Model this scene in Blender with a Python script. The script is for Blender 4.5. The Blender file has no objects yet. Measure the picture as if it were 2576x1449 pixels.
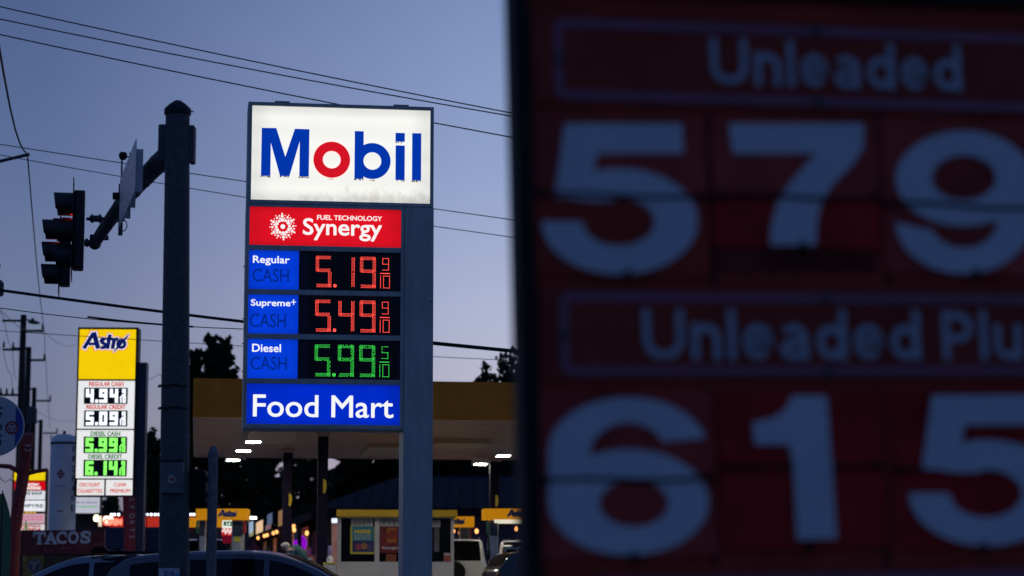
import bpy, bmesh, math, random
from mathutils import Vector, Matrix
R = math.radians
random.seed(7)
S = bpy.context.scene
C = S.collection
# ------------------------------------------------------------------ camera
F = 5600.0                      # focal length in units of a 2576 px wide frame
CAMZ = 1.3
PITCH = math.atan((1500 - 724.5) / F)
cd = bpy.data.cameras.new('camera')
cam = bpy.data.objects.new('camera', cd)
C.objects.link(cam)
S.camera = cam
cam.location = (0, 0, CAMZ)
cam.rotation_euler = (math.pi / 2 + PITCH, 0, 0)
cd.sensor_width = 36
cd.lens = F / 2576 * 36
cd.clip_start = 0.1
cd.clip_end = 3000
cd.dof.use_dof = True
cd.dof.focus_distance = 34.5
cd.dof.aperture_fstop = 1.6
cd.dof.aperture_blades = 0
# ------------------------------------------------------------------ dusk sky
W = bpy.data.worlds.new('World')
S.world = W
W.use_nodes = True
nt = W.node_tree
N, L = nt.nodes, nt.links
bg = N['Background']
out = N['World Output']
sky = N.new('ShaderNodeTexSky')
sky.sky_type = 'NISHITA'
sky.sun_disc = False
sky.sun_elevation = R(-4)
sky.sun_rotation = R(25)
sky.ozone_density = 6
sky.dust_density = 0.2
L.new(sky.outputs[0], bg.inputs[0])
bg.inputs[1].default_value = 0.1
tc = N.new('ShaderNodeTexCoord')
sp = N.new('ShaderNodeSeparateXYZ')
L.new(tc.outputs['Generated'], sp.inputs[0])


def ramp(src, stops, x0, x1):
    mr = N.new('ShaderNodeMapRange')
    mr.inputs[1].default_value, mr.inputs[2].default_value = x0, x1
    L.new(src, mr.inputs[0])
    r = N.new('ShaderNodeValToRGB')
    e = r.color_ramp.elements
    while len(e) < len(stops):
        e.new(0.5)
    for el, (p, c) in zip(e, stops):
        el.position = (p - x0) / (x1 - x0)
        el.color = (*c, 1)
    L.new(mr.outputs[0], r.inputs[0])
    return r.outputs[0]


def lin(*c):
    return tuple((v / 255 / 12.92) if v / 255 <= .04045 else ((v / 255 + .055) / 1.055) ** 2.4 for v in c)


front = ramp(sp.outputs[2], [(-.02, lin(118, 106, 124)), (.03, lin(150, 143, 168)), (.075, lin(157, 159, 187)), (.125, lin(144, 157, 196)),
                             (.19, lin(120, 141, 190)), (.27, lin(99, 122, 174)), (.5, lin(62, 84, 140)), (1, lin(40, 58, 108))], -.1, 1)
back = ramp(sp.outputs[2], [(p_, tuple(v * .5 for v in lin(*c_))) for p_, c_ in ((-.02, (56, 64, 90)), (.15, (65, 85, 126)), (.5, (56, 82, 134)), (1, (46, 70, 121)))], -.1, 1)
side = ramp(sp.outputs[0], [(-.35, (.25, .25, .25)), (-.205, (.295, .305, .305)), (-.16, (.40, .385, .36)), (-.09, (.58, .53, .47)), (-.018, (.75, .68, .565)), (.03, (.79, .71, .585)), (.12, (.8, .72, .6)), (.6, (.45, .43, .42))], -1, 1)
fb = N.new('ShaderNodeMapRange')
fb.interpolation_type = 'SMOOTHSTEP'
fb.inputs[1].default_value, fb.inputs[2].default_value = -.1, .85
L.new(sp.outputs[1], fb.inputs[0])


def mixc(kind, fac, a, b):
    m = N.new('ShaderNodeMix')
    m.data_type = 'RGBA'
    m.blend_type = kind
    if isinstance(fac, float):
        m.inputs[0].default_value = fac
    else:
        L.new(fac, m.inputs[0])
    L.new(a, m.inputs[6])
    L.new(b, m.inputs[7])
    return m.outputs[2]


col = mixc('MIX', fb.outputs[0], back, mixc('MULTIPLY', 1.0, front, side))
bg2 = N.new('ShaderNodeBackground')
L.new(col, bg2.inputs[0])
bg2.inputs[1].default_value = 2.0
ad = N.new('ShaderNodeAddShader')
L.new(bg.outputs[0], ad.inputs[0])
L.new(bg2.outputs[0], ad.inputs[1])
L.new(ad.outputs[0], out.inputs[0])
# the afterglow of the sun that has just set beyond the station
sl = bpy.data.lights.new('sun', 'SUN')
sl.energy = 0.03
sl.angle = R(40)
sl.color = (1, .8, .75)
so = bpy.data.objects.new('sun', sl)
C.objects.link(so)
so.rotation_euler = (R(-84), 0, R(-25))
S.view_settings.view_transform = 'Standard'
S.view_settings.look = 'None'
S.view_settings.exposure = 0
S.view_settings.gamma = 1
try:
    S.cycles.max_bounces = 6
    S.cycles.sample_clamp_indirect = 3
    S.cycles.use_denoising = True
except Exception:
    pass


# ------------------------------------------------------------------ helpers
def ray(px, py):
    x, y = (px - 1288) / F, (724.5 - py) / F
    return Vector((x, math.cos(PITCH) - y * math.sin(PITCH), math.sin(PITCH) + y * math.cos(PITCH)))


CAM = Vector((0, 0, CAMZ))


def P(px, py, Y):
    d = ray(px, py)
    return CAM + d * (Y / d.y)


def at_z(px, py, z):
    d = ray(px, py)
    return CAM + d * ((z - CAMZ) / d.z)


GP = [(-80, 0), (10, 0), (22, .2), (34, .42), (40, .62), (55, 1.25), (2000, 1.25)]


def g(y):
    for (a, za), (b, zb) in zip(GP, GP[1:]):
        if a <= y <= b:
            return za + (zb - za) * (y - a) / (b - a)
    return 0


class Pl:
    """an upright plane in the world: origin on the ground, turned by yaw and leaning by roll"""

    def __init__(s, px, Y, yaw=0, base=None, roll=0):
        o = P(px, 1400, Y)
        s.loc = Vector((o.x, o.y, g(Y) if base is None else base))
        s.yaw, s.roll = R(yaw), R(roll)
        s.M = Matrix.Translation(s.loc) @ Matrix.Rotation(s.yaw, 4, 'Z') @ Matrix.Rotation(s.roll, 4, 'Y')
        s.I = s.M.inverted()

    def uv(s, p, depth=0):
        o = s.I @ CAM
        d = s.I.to_3x3() @ ray(*p)
        t = (depth - o.y) / d.y
        q = o + d * t
        return (q.x, q.z)

    def rect(s, a, b, depth=0):
        """a, b: top-left and bottom-right pixels -> x0, x1, z0, z1"""
        tl, tr, bl, br = s.uv(a, depth), s.uv((b[0], a[1]), depth), s.uv((a[0], b[1]), depth), s.uv(b, depth)
        return (tl[0] + bl[0]) / 2, (tr[0] + br[0]) / 2, (bl[1] + br[1]) / 2, (tl[1] + tr[1]) / 2

    def quad(s, tl, tr, br, bl, depth=0):
        q = [s.uv(p, depth) for p in (tl, tr, br, bl)]
        return (q[0][0] + q[3][0]) / 2, (q[1][0] + q[2][0]) / 2, (q[2][1] + q[3][1]) / 2, (q[0][1] + q[1][1]) / 2


def props(o, label=None, cat=None, group=None, kind=None):
    if label:
        o['label'] = label
    if cat:
        o['category'] = cat
    if group:
        o['group'] = group
    if kind:
        o['kind'] = kind
    return o


def thing(name, label, cat, loc=(0, 0, 0), yaw=0, group=None, roll=0):
    o = bpy.data.objects.new(name, None)
    C.objects.link(o)
    o.empty_display_size = .3
    o.location = loc
    o.rotation_euler = (0, roll, yaw)
    return props(o, label, cat, group)


def thing_at(pl, name, label, cat, group=None):
    return thing(name, label, cat, pl.loc, pl.yaw, group, pl.roll)


class MB:
    def __init__(s):
        s.v, s.f = [], []

    def add(s, vs, fs):
        n = len(s.v)
        s.v += [tuple(v) for v in vs]
        s.f += [tuple(i + n for i in f) for f in fs]
        return s

    def box(s, x0, x1, y0, y1, z0, z1):
        vs = [(x, y, z) for z in (z0, z1) for y in (y0, y1) for x in (x0, x1)]
        return s.add(vs, [(0, 2, 3, 1), (4, 5, 7, 6), (0, 1, 5, 4), (2, 6, 7, 3), (0, 4, 6, 2), (1, 3, 7, 5)])

    def cyl(s, a, b, r0, r1=None, n=16, caps=True):
        a, b = Vector(a), Vector(b)
        r1 = r0 if r1 is None else r1
        d = (b - a).normalized()
        u = d.orthogonal().normalized()
        w = d.cross(u)
        vs = []
        for c, r in ((a, r0), (b, r1)):
            for i in range(n):
                t = 2 * math.pi * i / n
                vs.append(c + (u * math.cos(t) + w * math.sin(t)) * r)
        fs = [(i, (i + 1) % n, n + (i + 1) % n, n + i) for i in range(n)]
        if caps:
            fs += [tuple(range(n - 1, -1, -1)), tuple(range(n, 2 * n))]
        return s.add(vs, fs)

    def tube(s, pts, r, n=8, caps=True):
        pts = [Vector(p) for p in pts]
        rs = r if isinstance(r, (list, tuple)) else [r] * len(pts)
        u = None
        vs = []
        for i, p in enumerate(pts):
            d = (pts[min(i + 1, len(pts) - 1)] - pts[max(i - 1, 0)]).normalized()
            if u is None:
                u = d.orthogonal().normalized()
            u = (u - d * u.dot(d)).normalized()
            w = d.cross(u)
            for k in range(n):
                t = 2 * math.pi * k / n
                vs.append(p + (u * math.cos(t) + w * math.sin(t)) * rs[i])
        fs = []
        for i in range(len(pts) - 1):
            for k in range(n):
                fs.append((i * n + k, i * n + (k + 1) % n, (i + 1) * n + (k + 1) % n, (i + 1) * n + k))
        if caps:
            fs += [tuple(range(n - 1, -1, -1)), tuple(range((len(pts) - 1) * n, len(pts) * n))]
        return s.add(vs, fs)

    def lathe(s, prof, c=(0, 0, 0), n=24, axis='z'):
        vs = []
        for r, h in prof:
            for i in range(n):
                t = 2 * math.pi * i / n
                a, b = r * math.cos(t), r * math.sin(t)
                vs.append({'z': (c[0] + a, c[1] + b, c[2] + h), 'y': (c[0] + a, c[1] + h, c[2] - b), 'x': (c[0] + h, c[1] + a, c[2] + b)}[axis])
        fs = []
        for j in range(len(prof) - 1):
            for i in range(n):
                fs.append((j * n + i, j * n + (i + 1) % n, (j + 1) * n + (i + 1) % n, (j + 1) * n + i))
        fs += [tuple(range(n - 1, -1, -1)), tuple(range((len(prof) - 1) * n, len(prof) * n))]
        return s.add(vs, fs)

    def prism(s, pts, y0, y1):
        """outline in x, z; front face at y0, back at y1"""
        n = len(pts)
        ar = sum(pts[i][0] * pts[(i + 1) % n][1] - pts[(i + 1) % n][0] * pts[i][1] for i in range(n))
        if ar < 0:
            pts = pts[::-1]
        vs = [(x, y0, z) for x, z in pts] + [(x, y1, z) for x, z in pts]
        fs = [tuple(range(n)), tuple(range(2 * n - 1, n - 1, -1))] + [(i, n + i, n + (i + 1) % n, (i + 1) % n) for i in range(n)]
        return s.add(vs, fs)

    def ribbon(s, a, b, y0, y1, closed=False):
        """band between two outlines of equal length, in x, z"""
        n = len(a)
        m = n if closed else n - 1
        vs = [(x, y0, z) for x, z in a] + [(x, y0, z) for x, z in b] + [(x, y1, z) for x, z in a] + [(x, y1, z) for x, z in b]
        fs = []
        for i in range(m):
            j = (i + 1) % n
            fs += [(i, j, n + j, n + i), (2 * n + i, 3 * n + i, 3 * n + j, 2 * n + j), (i, 2 * n + i, 2 * n + j, j), (n + i, n + j, 3 * n + j, 3 * n + i)]
        if not closed:
            fs += [(0, n, 3 * n, 2 * n), (n - 1, 3 * n - 1, 4 * n - 1, 2 * n - 1)]
        return s.add(vs, fs)

    def stroke(s, pts, w, y0, y1=None, closed=False):
        n = len(pts)
        A, B = [], []
        for i in range(n):
            p = Vector(pts[i])
            if closed:
                d0, d1 = (p - Vector(pts[i - 1])), (Vector(pts[(i + 1) % n]) - p)
            else:
                d0 = p - Vector(pts[max(i - 1, 0)])
                d1 = Vector(pts[min(i + 1, n - 1)]) - p
            if d0.length < 1e-9:
                d0 = d1
            if d1.length < 1e-9:
                d1 = d0
            d0, d1 = d0.normalized(), d1.normalized()
            nn = Vector((-d0.y - d1.y, d0.x + d1.x))
            nn = nn.normalized() if nn.length > 1e-6 else Vector((-d0.y, d0.x))
            k = max(.45, nn.dot(Vector((-d0.y, d0.x))))
            A.append(tuple(p + nn * w / 2 / k))
            B.append(tuple(p - nn * w / 2 / k))
        return s.ribbon(A, B, y0, y0 + .001 if y1 is None else y1, closed)

    def rbox(s, x0, x1, z0, z1, r, y0, y1, n=5):
        pts = []
        for cx, cz, a in ((x1 - r, z1 - r, 0), (x0 + r, z1 - r, 90), (x0 + r, z0 + r, 180), (x1 - r, z0 + r, 270)):
            for k in range(n + 1):
                t = R(a + 90 * k / n)
                pts.append((cx + r * math.cos(t), cz + r * math.sin(t)))
        return s.prism(pts, y0, y1)

    def text(s, body, rect, y, bold=0.0, slant=0.0, copies=8):
        vs, fs = glyphs(body)
        xs, zs = [v[0] for v in vs], [v[1] for v in vs]
        ax, bx, az, bz = min(xs), max(xs), min(zs), max(zs)
        x0, x1, z0, z1 = rect
        sx, sz = (x1 - x0 - 2 * bold) / (bx - ax), (z1 - z0 - 2 * bold) / (bz - az)
        base = [(x0 + bold + (v[0] - ax) * sx + slant * (v[1] - az) * sz, z0 + bold + (v[1] - az) * sz) for v in vs]
        sh = [(0, 0)]
        if bold:
            sh = [(bold * math.cos(2 * math.pi * k / copies), bold * math.sin(2 * math.pi * k / copies)) for k in range(copies)]
        for k, (dx, dz) in enumerate(sh):
            s.add([(x + dx, y - k * 4e-5, z + dz) for x, z in base], fs)
        return s

    def build(s, name, mat, parent=None, bevel=0, smooth=True, fix=True):
        me = bpy.data.meshes.new(name)
        me.from_pydata(s.v, [], s.f)
        bm = bmesh.new()
        bm.from_mesh(me)
        if fix:
            bmesh.ops.recalc_face_normals(bm, faces=bm.faces)
        if smooth:
            for e in bm.edges:
                e.smooth = len(e.link_faces) == 2 and e.calc_face_angle(3) < R(35)
            for f in bm.faces:
                f.smooth = True
        bm.to_mesh(me)
        bm.free()
        me.materials.append(mat)
        o = bpy.data.objects.new(name, me)
        C.objects.link(o)
        if parent:
            o.parent = parent
        if bevel:
            m = o.modifiers.new('edge', 'BEVEL')
            m.width = bevel
            m.segments = 2
            m.limit_method = 'ANGLE'
        return o


def _each(s, name, mat, parent=None, bevel=0, **k):
    """build every separate piece of the shape as an object of its own"""
    p = list(range(len(s.v)))

    def f(a):
        while p[a] != a:
            p[a] = p[p[a]]
            a = p[a]
        return a
    for fc in s.f:
        for a in fc[1:]:
            p[f(a)] = f(fc[0])
    groups = {}
    for fc in s.f:
        groups.setdefault(f(fc[0]), []).append(fc)
    for fl in groups.values():
        ids = sorted({i for fc in fl for i in fc})
        ix = {v: n for n, v in enumerate(ids)}
        o = MB().add([s.v[i] for i in ids], [tuple(ix[i] for i in fc) for fc in fl]).build(name, mat, parent, bevel, **k)
    return o


MB.each = _each
_gl = {}


def glyphs(body):
    if body not in _gl:
        c = bpy.data.curves.new('lettering', 'FONT')
        c.body = body
        c.resolution_u = 4
        c.fill_mode = 'FRONT'
        o = bpy.data.objects.new('lettering', c)
        C.objects.link(o)
        dg = bpy.context.evaluated_depsgraph_get()
        me = o.evaluated_get(dg).to_mesh()
        _gl[body] = ([(v.co.x, v.co.y) for v in me.vertices], [tuple(p.vertices) for p in me.polygons])
        o.evaluated_get(dg).to_mesh_clear()
        bpy.data.objects.remove(o)
        bpy.data.curves.remove(c)
    return _gl[body]


def dashes(mb, rect, y, rows, rnd=random.Random(3), gap=.45):
    """rows of broken marks for print too small to read"""
    x0, x1, z0, z1 = rect
    h = (z1 - z0) / rows
    for k in range(rows):
        x = x0
        while x < x1 - .02 * (x1 - x0):
            w = min(x1 - x, rnd.uniform(.06, .2) * (x1 - x0))
            mb.box(x, x + w, y, y + .0015, z1 - h * (k + 1 - gap / 2), z1 - h * (k + gap / 2))
            x += w + rnd.uniform(.03, .06) * (x1 - x0)
    return mb


def kids(o):
    return [c for c in bpy.data.objects if c.parent == o]


def dup(o, loc=None, yaw=None, label=None, parent=None):
    c = o.copy()
    C.objects.link(c)
    if parent:
        c.parent = parent
    for k in kids(o):
        if k is not c:
            dup(k, parent=c)
    if loc is not None:
        c.location = loc
    if yaw is not None:
        c.rotation_euler.z = yaw
    if label:
        c['label'] = label
    return c


def arc(cx, cz, rx, rz, a0, a1, n=20):
    return [(cx + rx * math.cos(R(a0 + (a1 - a0) * i / n)), cz + rz * math.sin(R(a0 + (a1 - a0) * i / n))) for i in range(n + 1)]


# ------------------------------------------------------------------ materials
_m = {}


def mat(name, c, rough=.6, metal=0, var=.12, scale=6, bump=.0, spec=.5, stretch=None, coat=0, dirt=None):
    if name in _m:
        return _m[name]
    m = bpy.data.materials.new(name)
    m.use_nodes = True
    t = m.node_tree
    b = t.nodes['Principled BSDF']
    b.inputs['Roughness'].default_value = rough
    b.inputs['Metallic'].default_value = metal
    b.inputs['Specular IOR Level'].default_value = spec
    b.inputs['Coat Weight'].default_value = coat
    co = t.nodes.new('ShaderNodeTexCoord')
    mp = t.nodes.new('ShaderNodeMapping')
    if stretch:
        mp.inputs['Scale'].default_value = stretch
    t.links.new(co.outputs['Object'], mp.inputs[0])
    no = t.nodes.new('ShaderNodeTexNoise')
    no.inputs['Scale'].default_value = scale
    no.inputs['Detail'].default_value = 6
    no.inputs['Roughness'].default_value = .65
    t.links.new(mp.outputs[0], no.inputs[0])
    r = t.nodes.new('ShaderNodeValToRGB')
    r.color_ramp.elements[0].position = .3
    r.color_ramp.elements[1].position = .7
    d = dirt or tuple(v * (1 - var * 1.6) for v in c)
    r.color_ramp.elements[0].color = (*d, 1)
    r.color_ramp.elements[1].color = (*[min(1, v * (1 + var)) for v in c], 1)
    t.links.new(no.outputs[0], r.inputs[0])
    t.links.new(r.outputs[0], b.inputs['Base Color'])
    if bump:
        bp = t.nodes.new('ShaderNodeBump')
        bp.inputs['Strength'].default_value = bump
        bp.inputs['Distance'].default_value = .02
        t.links.new(no.outputs[0], bp.inputs['Height'])
        t.links.new(bp.outputs[0], b.inputs['Normal'])
    _m[name] = m
    return m


def em(name, c, strength=1.0, var=.06, scale=3, grime=None, tubes=0):
    """a lit translucent or glowing face"""
    if name in _m:
        return _m[name]
    m = bpy.data.materials.new(name)
    m.use_nodes = True
    t = m.node_tree
    b = t.nodes['Principled BSDF']
    b.inputs['Base Color'].default_value = (*[min(.8, v * .6) for v in c], 1)
    b.inputs['Roughness'].default_value = .35
    b.inputs['Specular IOR Level'].default_value = .2
    b.inputs['Emission Strength'].default_value = strength
    co = t.nodes.new('ShaderNodeTexCoord')
    no = t.nodes.new('ShaderNodeTexNoise')
    no.inputs['Scale'].default_value = scale
    no.inputs['Detail'].default_value = 4
    t.links.new(co.outputs['Object'], no.inputs[0])
    r = t.nodes.new('ShaderNodeValToRGB')
    r.color_ramp.elements[0].position, r.color_ramp.elements[1].position = .3, .7
    r.color_ramp.elements[0].color = (*[v * (1 - var) for v in c], 1)
    r.color_ramp.elements[1].color = (*c, 1)
    t.links.new(no.outputs[0], r.inputs[0])
    src = r.outputs[0]
    if grime:
        # stains that have crept up the face from its lower edge
        sp_ = t.nodes.new('ShaderNodeSeparateXYZ')
        t.links.new(co.outputs['Generated'], sp_.inputs[0])
        mpg = t.nodes.new('ShaderNodeMapping')
        mpg.inputs['Scale'].default_value = (1, 1, .75)
        t.links.new(co.outputs['Object'], mpg.inputs[0])
        n2 = t.nodes.new('ShaderNodeTexNoise')
        n2.inputs['Scale'].default_value = 6
        n2.inputs['Detail'].default_value = 9
        n2.inputs['Roughness'].default_value = .75
        t.links.new(mpg.outputs[0], n2.inputs[0])
        hz = t.nodes.new('ShaderNodeMapRange')
        hz.inputs[1].default_value, hz.inputs[2].default_value = .0, .30
        hz.inputs[3].default_value, hz.inputs[4].default_value = .17, -.22
        t.links.new(sp_.outputs[2], hz.inputs[0])
        hx = t.nodes.new('ShaderNodeMapRange')
        hx.inputs[1].default_value, hx.inputs[2].default_value = .1, .6
        hx.inputs[3].default_value, hx.inputs[4].default_value = -.16, .0
        t.links.new(sp_.outputs[0], hx.inputs[0])
        a = t.nodes.new('ShaderNodeMath')
        t.links.new(n2.outputs[0], a.inputs[0])
        t.links.new(hz.outputs[0], a.inputs[1])
        a2 = t.nodes.new('ShaderNodeMath')
        t.links.new(a.outputs[0], a2.inputs[0])
        t.links.new(hx.outputs[0], a2.inputs[1])
        gr = t.nodes.new('ShaderNodeMapRange')
        gr.inputs[1].default_value, gr.inputs[2].default_value = .48, .80
        gr.inputs[4].default_value = .48
        t.links.new(a2.outputs[0], gr.inputs[0])
        mx = t.nodes.new('ShaderNodeMix')
        mx.data_type = 'RGBA'
        t.links.new(gr.outputs[0], mx.inputs[0])
        t.links.new(src, mx.inputs[6])
        mx.inputs[7].default_value = (*grime, 1)
        src = mx.outputs[2]
    if tubes:
        # light boxes are brightest in front of their tubes and fall off towards the frame
        sx = t.nodes.new('ShaderNodeSeparateXYZ')
        t.links.new(co.outputs['Generated'], sx.inputs[0])
        fac = None
        for ax, k, amt in ((2, tubes, .05), (0, 1, .0), (2, 1, .0)):
            if amt:
                w_ = t.nodes.new('ShaderNodeMath')
                w_.operation = 'MULTIPLY'
                w_.inputs[1].default_value = k * 2 * math.pi
                t.links.new(sx.outputs[ax], w_.inputs[0])
                c_ = t.nodes.new('ShaderNodeMath')
                c_.operation = 'COSINE'
                t.links.new(w_.outputs[0], c_.inputs[0])
                a_ = t.nodes.new('ShaderNodeMath')
                a_.operation = 'MULTIPLY_ADD'
                a_.inputs[1].default_value, a_.inputs[2].default_value = -amt * .5, 1 - amt * .5
                t.links.new(c_.outputs[0], a_.inputs[0])
            else:
                d_ = t.nodes.new('ShaderNodeMath')
                d_.operation = 'PINGPONG'
                d_.inputs[1].default_value = .5
                t.links.new(sx.outputs[ax], d_.inputs[0])
                a_ = t.nodes.new('ShaderNodeMapRange')
                a_.interpolation_type = 'SMOOTHSTEP'
                a_.inputs[1].default_value, a_.inputs[2].default_value = 0, .13
                a_.inputs[3].default_value, a_.inputs[4].default_value = .84, 1
                t.links.new(d_.outputs[0], a_.inputs[0])
            if fac is None:
                fac = a_.outputs[0]
            else:
                m_ = t.nodes.new('ShaderNodeMath')
                m_.operation = 'MULTIPLY'
                t.links.new(fac, m_.inputs[0])
                t.links.new(a_.outputs[0], m_.inputs[1])
                fac = m_.outputs[0]
        s_ = t.nodes.new('ShaderNodeMath')
        s_.operation = 'MULTIPLY'
        s_.inputs[1].default_value = strength
        t.links.new(fac, s_.inputs[0])
        t.links.new(s_.outputs[0], b.inputs['Emission Strength'])
    t.links.new(src, b.inputs['Emission Color'])
    _m[name] = m
    return m


def leafmat(name, c):
    m = mat(name, c, .75, 0, .35, .7, spec=.2)
    t = m.node_tree
    b = t.nodes['Principled BSDF']
    tr = t.nodes.new('ShaderNodeBsdfTranslucent')
    tr.inputs[0].default_value = (c[0] * 1.3, c[1] * 1.4, c[2], 1)
    mx = t.nodes.new('ShaderNodeMixShader')
    mx.inputs[0].default_value = .45
    t.links.new(b.outputs[0], mx.inputs[1])
    t.links.new(tr.outputs[0], mx.inputs[2])
    t.links.new(mx.outputs[0], t.nodes['Material Output'].inputs[0])
    return m


M_frame = mat('painted_grey_aluminium', (.49, .53, .50), .45, 0, .17, 3.5, .03, stretch=(1, 1, .22))
M_galv = mat('galvanised_steel', (.098, .108, .112), .7, .1, .22, 14, .05, spec=.3)
M_dark = mat('dark_painted_metal', (.014, .015, .018), .6, 0, .2, 8, spec=.3)
M_black = mat('black_plastic', (.006, .006, .0065), .6, 0, .2, 9, spec=.25)
M_navy = mat('navy_paint', (.018, .025, .07), .5, 0, .15, 4)
M_wire = mat('wire_rubber', (.012, .013, .014), .6, 0, .2, 20)
M_wood = mat('weathered_pole_wood', (.05, .04, .034), .85, 0, .3, 5, .1, stretch=(4, 4, .5))
M_white = mat('white_paint', (.72, .72, .70), .5, 0, .06, 4)
M_glass = mat('dark_glass', (.004, .0045, .005), .05, 0, .05, 2, spec=.22)
M_asphalt = mat('asphalt', (.045, .045, .047), .85, 0, .3, 3, .1)
M_conc = mat('concrete', (.30, .29, .27), .85, 0, .15, 1.3, .05)
M_letw = em('lit_white_lettering', lin(246, 246, 240), 1.0, .02)
# ------------------------------------------------------------------ ground
def sheet(name, m, x0, x1, ys, dz, kind='structure', drop=0):
    mb = MB()
    ys = sorted(set(ys + [y for y, _ in GP if ys[0] < y < ys[-1]]))
    xs = [x0 + (x1 - x0) * i / 12 for i in range(13)]
    vs = [(x, y, g(y) + dz) for y in ys for x in xs]
    k = len(xs)
    fs = [(j * k + i, j * k + i + 1, (j + 1) * k + i + 1, (j + 1) * k + i) for j in range(len(ys) - 1) for i in range(k - 1)]
    mb.add(vs, fs)
    if drop:
        n = len(vs)
        mb.add([(x, y, z - drop) for x, y, z in vs], [])
        for e in ([(i, i + 1) for i in range(k - 1)] + [((len(ys) - 1) * k + i, (len(ys) - 1) * k + i + 1) for i in range(k - 1)]):
            mb.f.append((e[0], e[1], e[1] + n, e[0] + n))
    o = mb.build(name, m, smooth=False)
    return props(o, kind=kind)


sheet('ground', mat('dark_earth', (.05, .048, .04), .95, 0, .3, .6, .1), -900, 900, [-80, 2000], -.012)
sheet('road', M_asphalt, -300, 300, [21, 34], .004)
sheet('forecourt', M_conc, -60, 120, [36.4, 92], .004)
sheet('near_pavement', M_conc, -300, 300, [-6, 20.8], .10, drop=.2)
sheet('pavement', M_conc, -300, 300, [34.15, 36.3], .14, drop=.2)
sheet('car_park', mat('worn_asphalt', (.06, .06, .06), .9, 0, .25, 2, .1), -300, -60.2, [36.4, 150], .004)
mb = MB()
for i in range(-30, 30):
    x = i * 4.0
    mb.add([(x, 27.5, g(27.5) + .009), (x + 2, 27.5, g(27.5) + .009), (x + 2, 27.62, g(27.62) + .009), (x, 27.62, g(27.62) + .009)], [(0, 1, 2, 3)])
props(mb.build('road_markings', mat('road_paint', (.6, .5, .15), .8), smooth=False), kind='structure')

# ------------------------------------------------------------------ the tall price sign of the station across the road


def z6(x, y):
    return 590.3 + .27778 * x, 228.1 + .27778 * y


def z7(x, y):
    return 590.3 + .3427 * x, 603.7 + .3427 * y


SG = Pl(851, 35, 8)
sign = thing_at(SG, 'price_sign', 'tall grey pylon sign with blue letters and a red o on its lit white panel', 'price sign')


def q6(*p):
    return SG.quad(*[z6(*a) for a in p])


def q7(*p):
    return SG.quad(*[z7(*a) for a in p])


up = q6((122, 92), (1803, 153), (1803, 1063), (112, 1010))
wp = q6((160, 127), (1770, 183), (1773, 1028), (148, 978))
lo = q7((76, 40), (1240, 60), (1240, 1386), (63, 1386))
lo = (lo[0], lo[1], lo[2], up[2] - .006)
pil = q7((1243, 70), (1458, 70), (1458, 1386), (1243, 1386))
DEP = .85
MB().box(up[0], up[1], .05, DEP, up[2], up[3]).build('upper_cabinet', M_frame, sign, .008)
fr = MB()
fr.box(up[0], wp[0], 0, .05, up[2], up[3]).box(wp[1], up[1], 0, .05, up[2], up[3])
fr.box(wp[0], wp[1], .001, .05, up[2], wp[2]).box(wp[0], wp[1], .001, .05, wp[3], up[3])
for xa, xb in ((365, 500), (1440, 1578)):
    a = SG.uv(z6(xa, 100))[0]
    b = SG.uv(z6(xb, 100))[0]
    fr.box(a, b, .0, .10, up[3] + .001, up[3] + .025)
fr.build('upper_frame', M_frame, sign, .006)
pan = MB().box(wp[0], wp[1], .03, .045, wp[2], wp[3]).build('face_panel', em('lit_white_face', lin(249, 248, 238), 1.0, .03, 1.5, grime=lin(140, 112, 88), tubes=4), sign)
M_lblue = em('lit_blue_letters', lin(0, 52, 164), 1.0, .06, 6)
M_lred = em('lit_red_letter', lin(212, 18, 34), 1.0, .06, 6)


def pg(pts):
    return [SG.uv(z6(*p)) for p in pts]


YF = .012
mb = MB()
mb.prism(pg([(246, 335), (378, 337), (459, 598), (546, 343), (678, 348), (672, 775), (586, 774), (590, 456), (497, 771), (411, 770), (328, 468), (324, 768), (238, 767)]), YF, .028)
c0, c1 = SG.uv(z6(1248, 635)), SG.uv(z6(1413, 635))
rr = c1[0] - c0[0]
st = SG.quad(z6(1087, 365), z6(1168, 365), z6(1168, 797), z6(1087, 795))
mb.box(st[0], st[1], YF, .028, st[2], st[3])
a0 = math.degrees(math.acos((st[1] - .01 - c0[0]) / rr))
cl_ = lambda L_: [(max(p[0], st[0] + .01), p[1]) for p in L_]
mb.ribbon(cl_(arc(c0[0], c0[1], rr, rr, 0, 360, 72)[:-1]), cl_(arc(c0[0], c0[1], rr * .49, rr * .49, 0, 360, 72)[:-1]), YF - .0006, .028, True)
for x0, x1, ya, yb in ((1458, 1542, 381, 460), (1458, 1541, 495, 807), (1608, 1690, 384, 810)):
    q = SG.quad(z6(x0, ya), z6(x1, ya), z6(x1, yb), z6(x0, yb))
    mb.box(q[0], q[1], YF, .028, q[2], q[3])
mb.build('blue_lettering', M_lblue, pan)
c0, c1 = SG.uv(z6(880, 623)), SG.uv(z6(1046, 626))
rr = c1[0] - c0[0]
MB().ribbon(arc(*c0, rr, rr, 0, 360, 64)[:-1], arc(*c0, rr * .487, rr * .487, 0, 360, 64)[:-1], YF, .028, True).build('red_letter', M_lred, pan)
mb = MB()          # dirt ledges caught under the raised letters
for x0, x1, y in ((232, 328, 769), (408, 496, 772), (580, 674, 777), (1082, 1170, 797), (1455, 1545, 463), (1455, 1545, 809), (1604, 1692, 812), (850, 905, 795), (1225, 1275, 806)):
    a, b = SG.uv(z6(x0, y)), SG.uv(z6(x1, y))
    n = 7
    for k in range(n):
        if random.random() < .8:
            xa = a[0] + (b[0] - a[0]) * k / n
            mb.box(xa, xa + (b[0] - a[0]) / n * random.uniform(.5, 1), .014, .029, a[1] - random.uniform(.008, .022), a[1] + .002)
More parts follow.
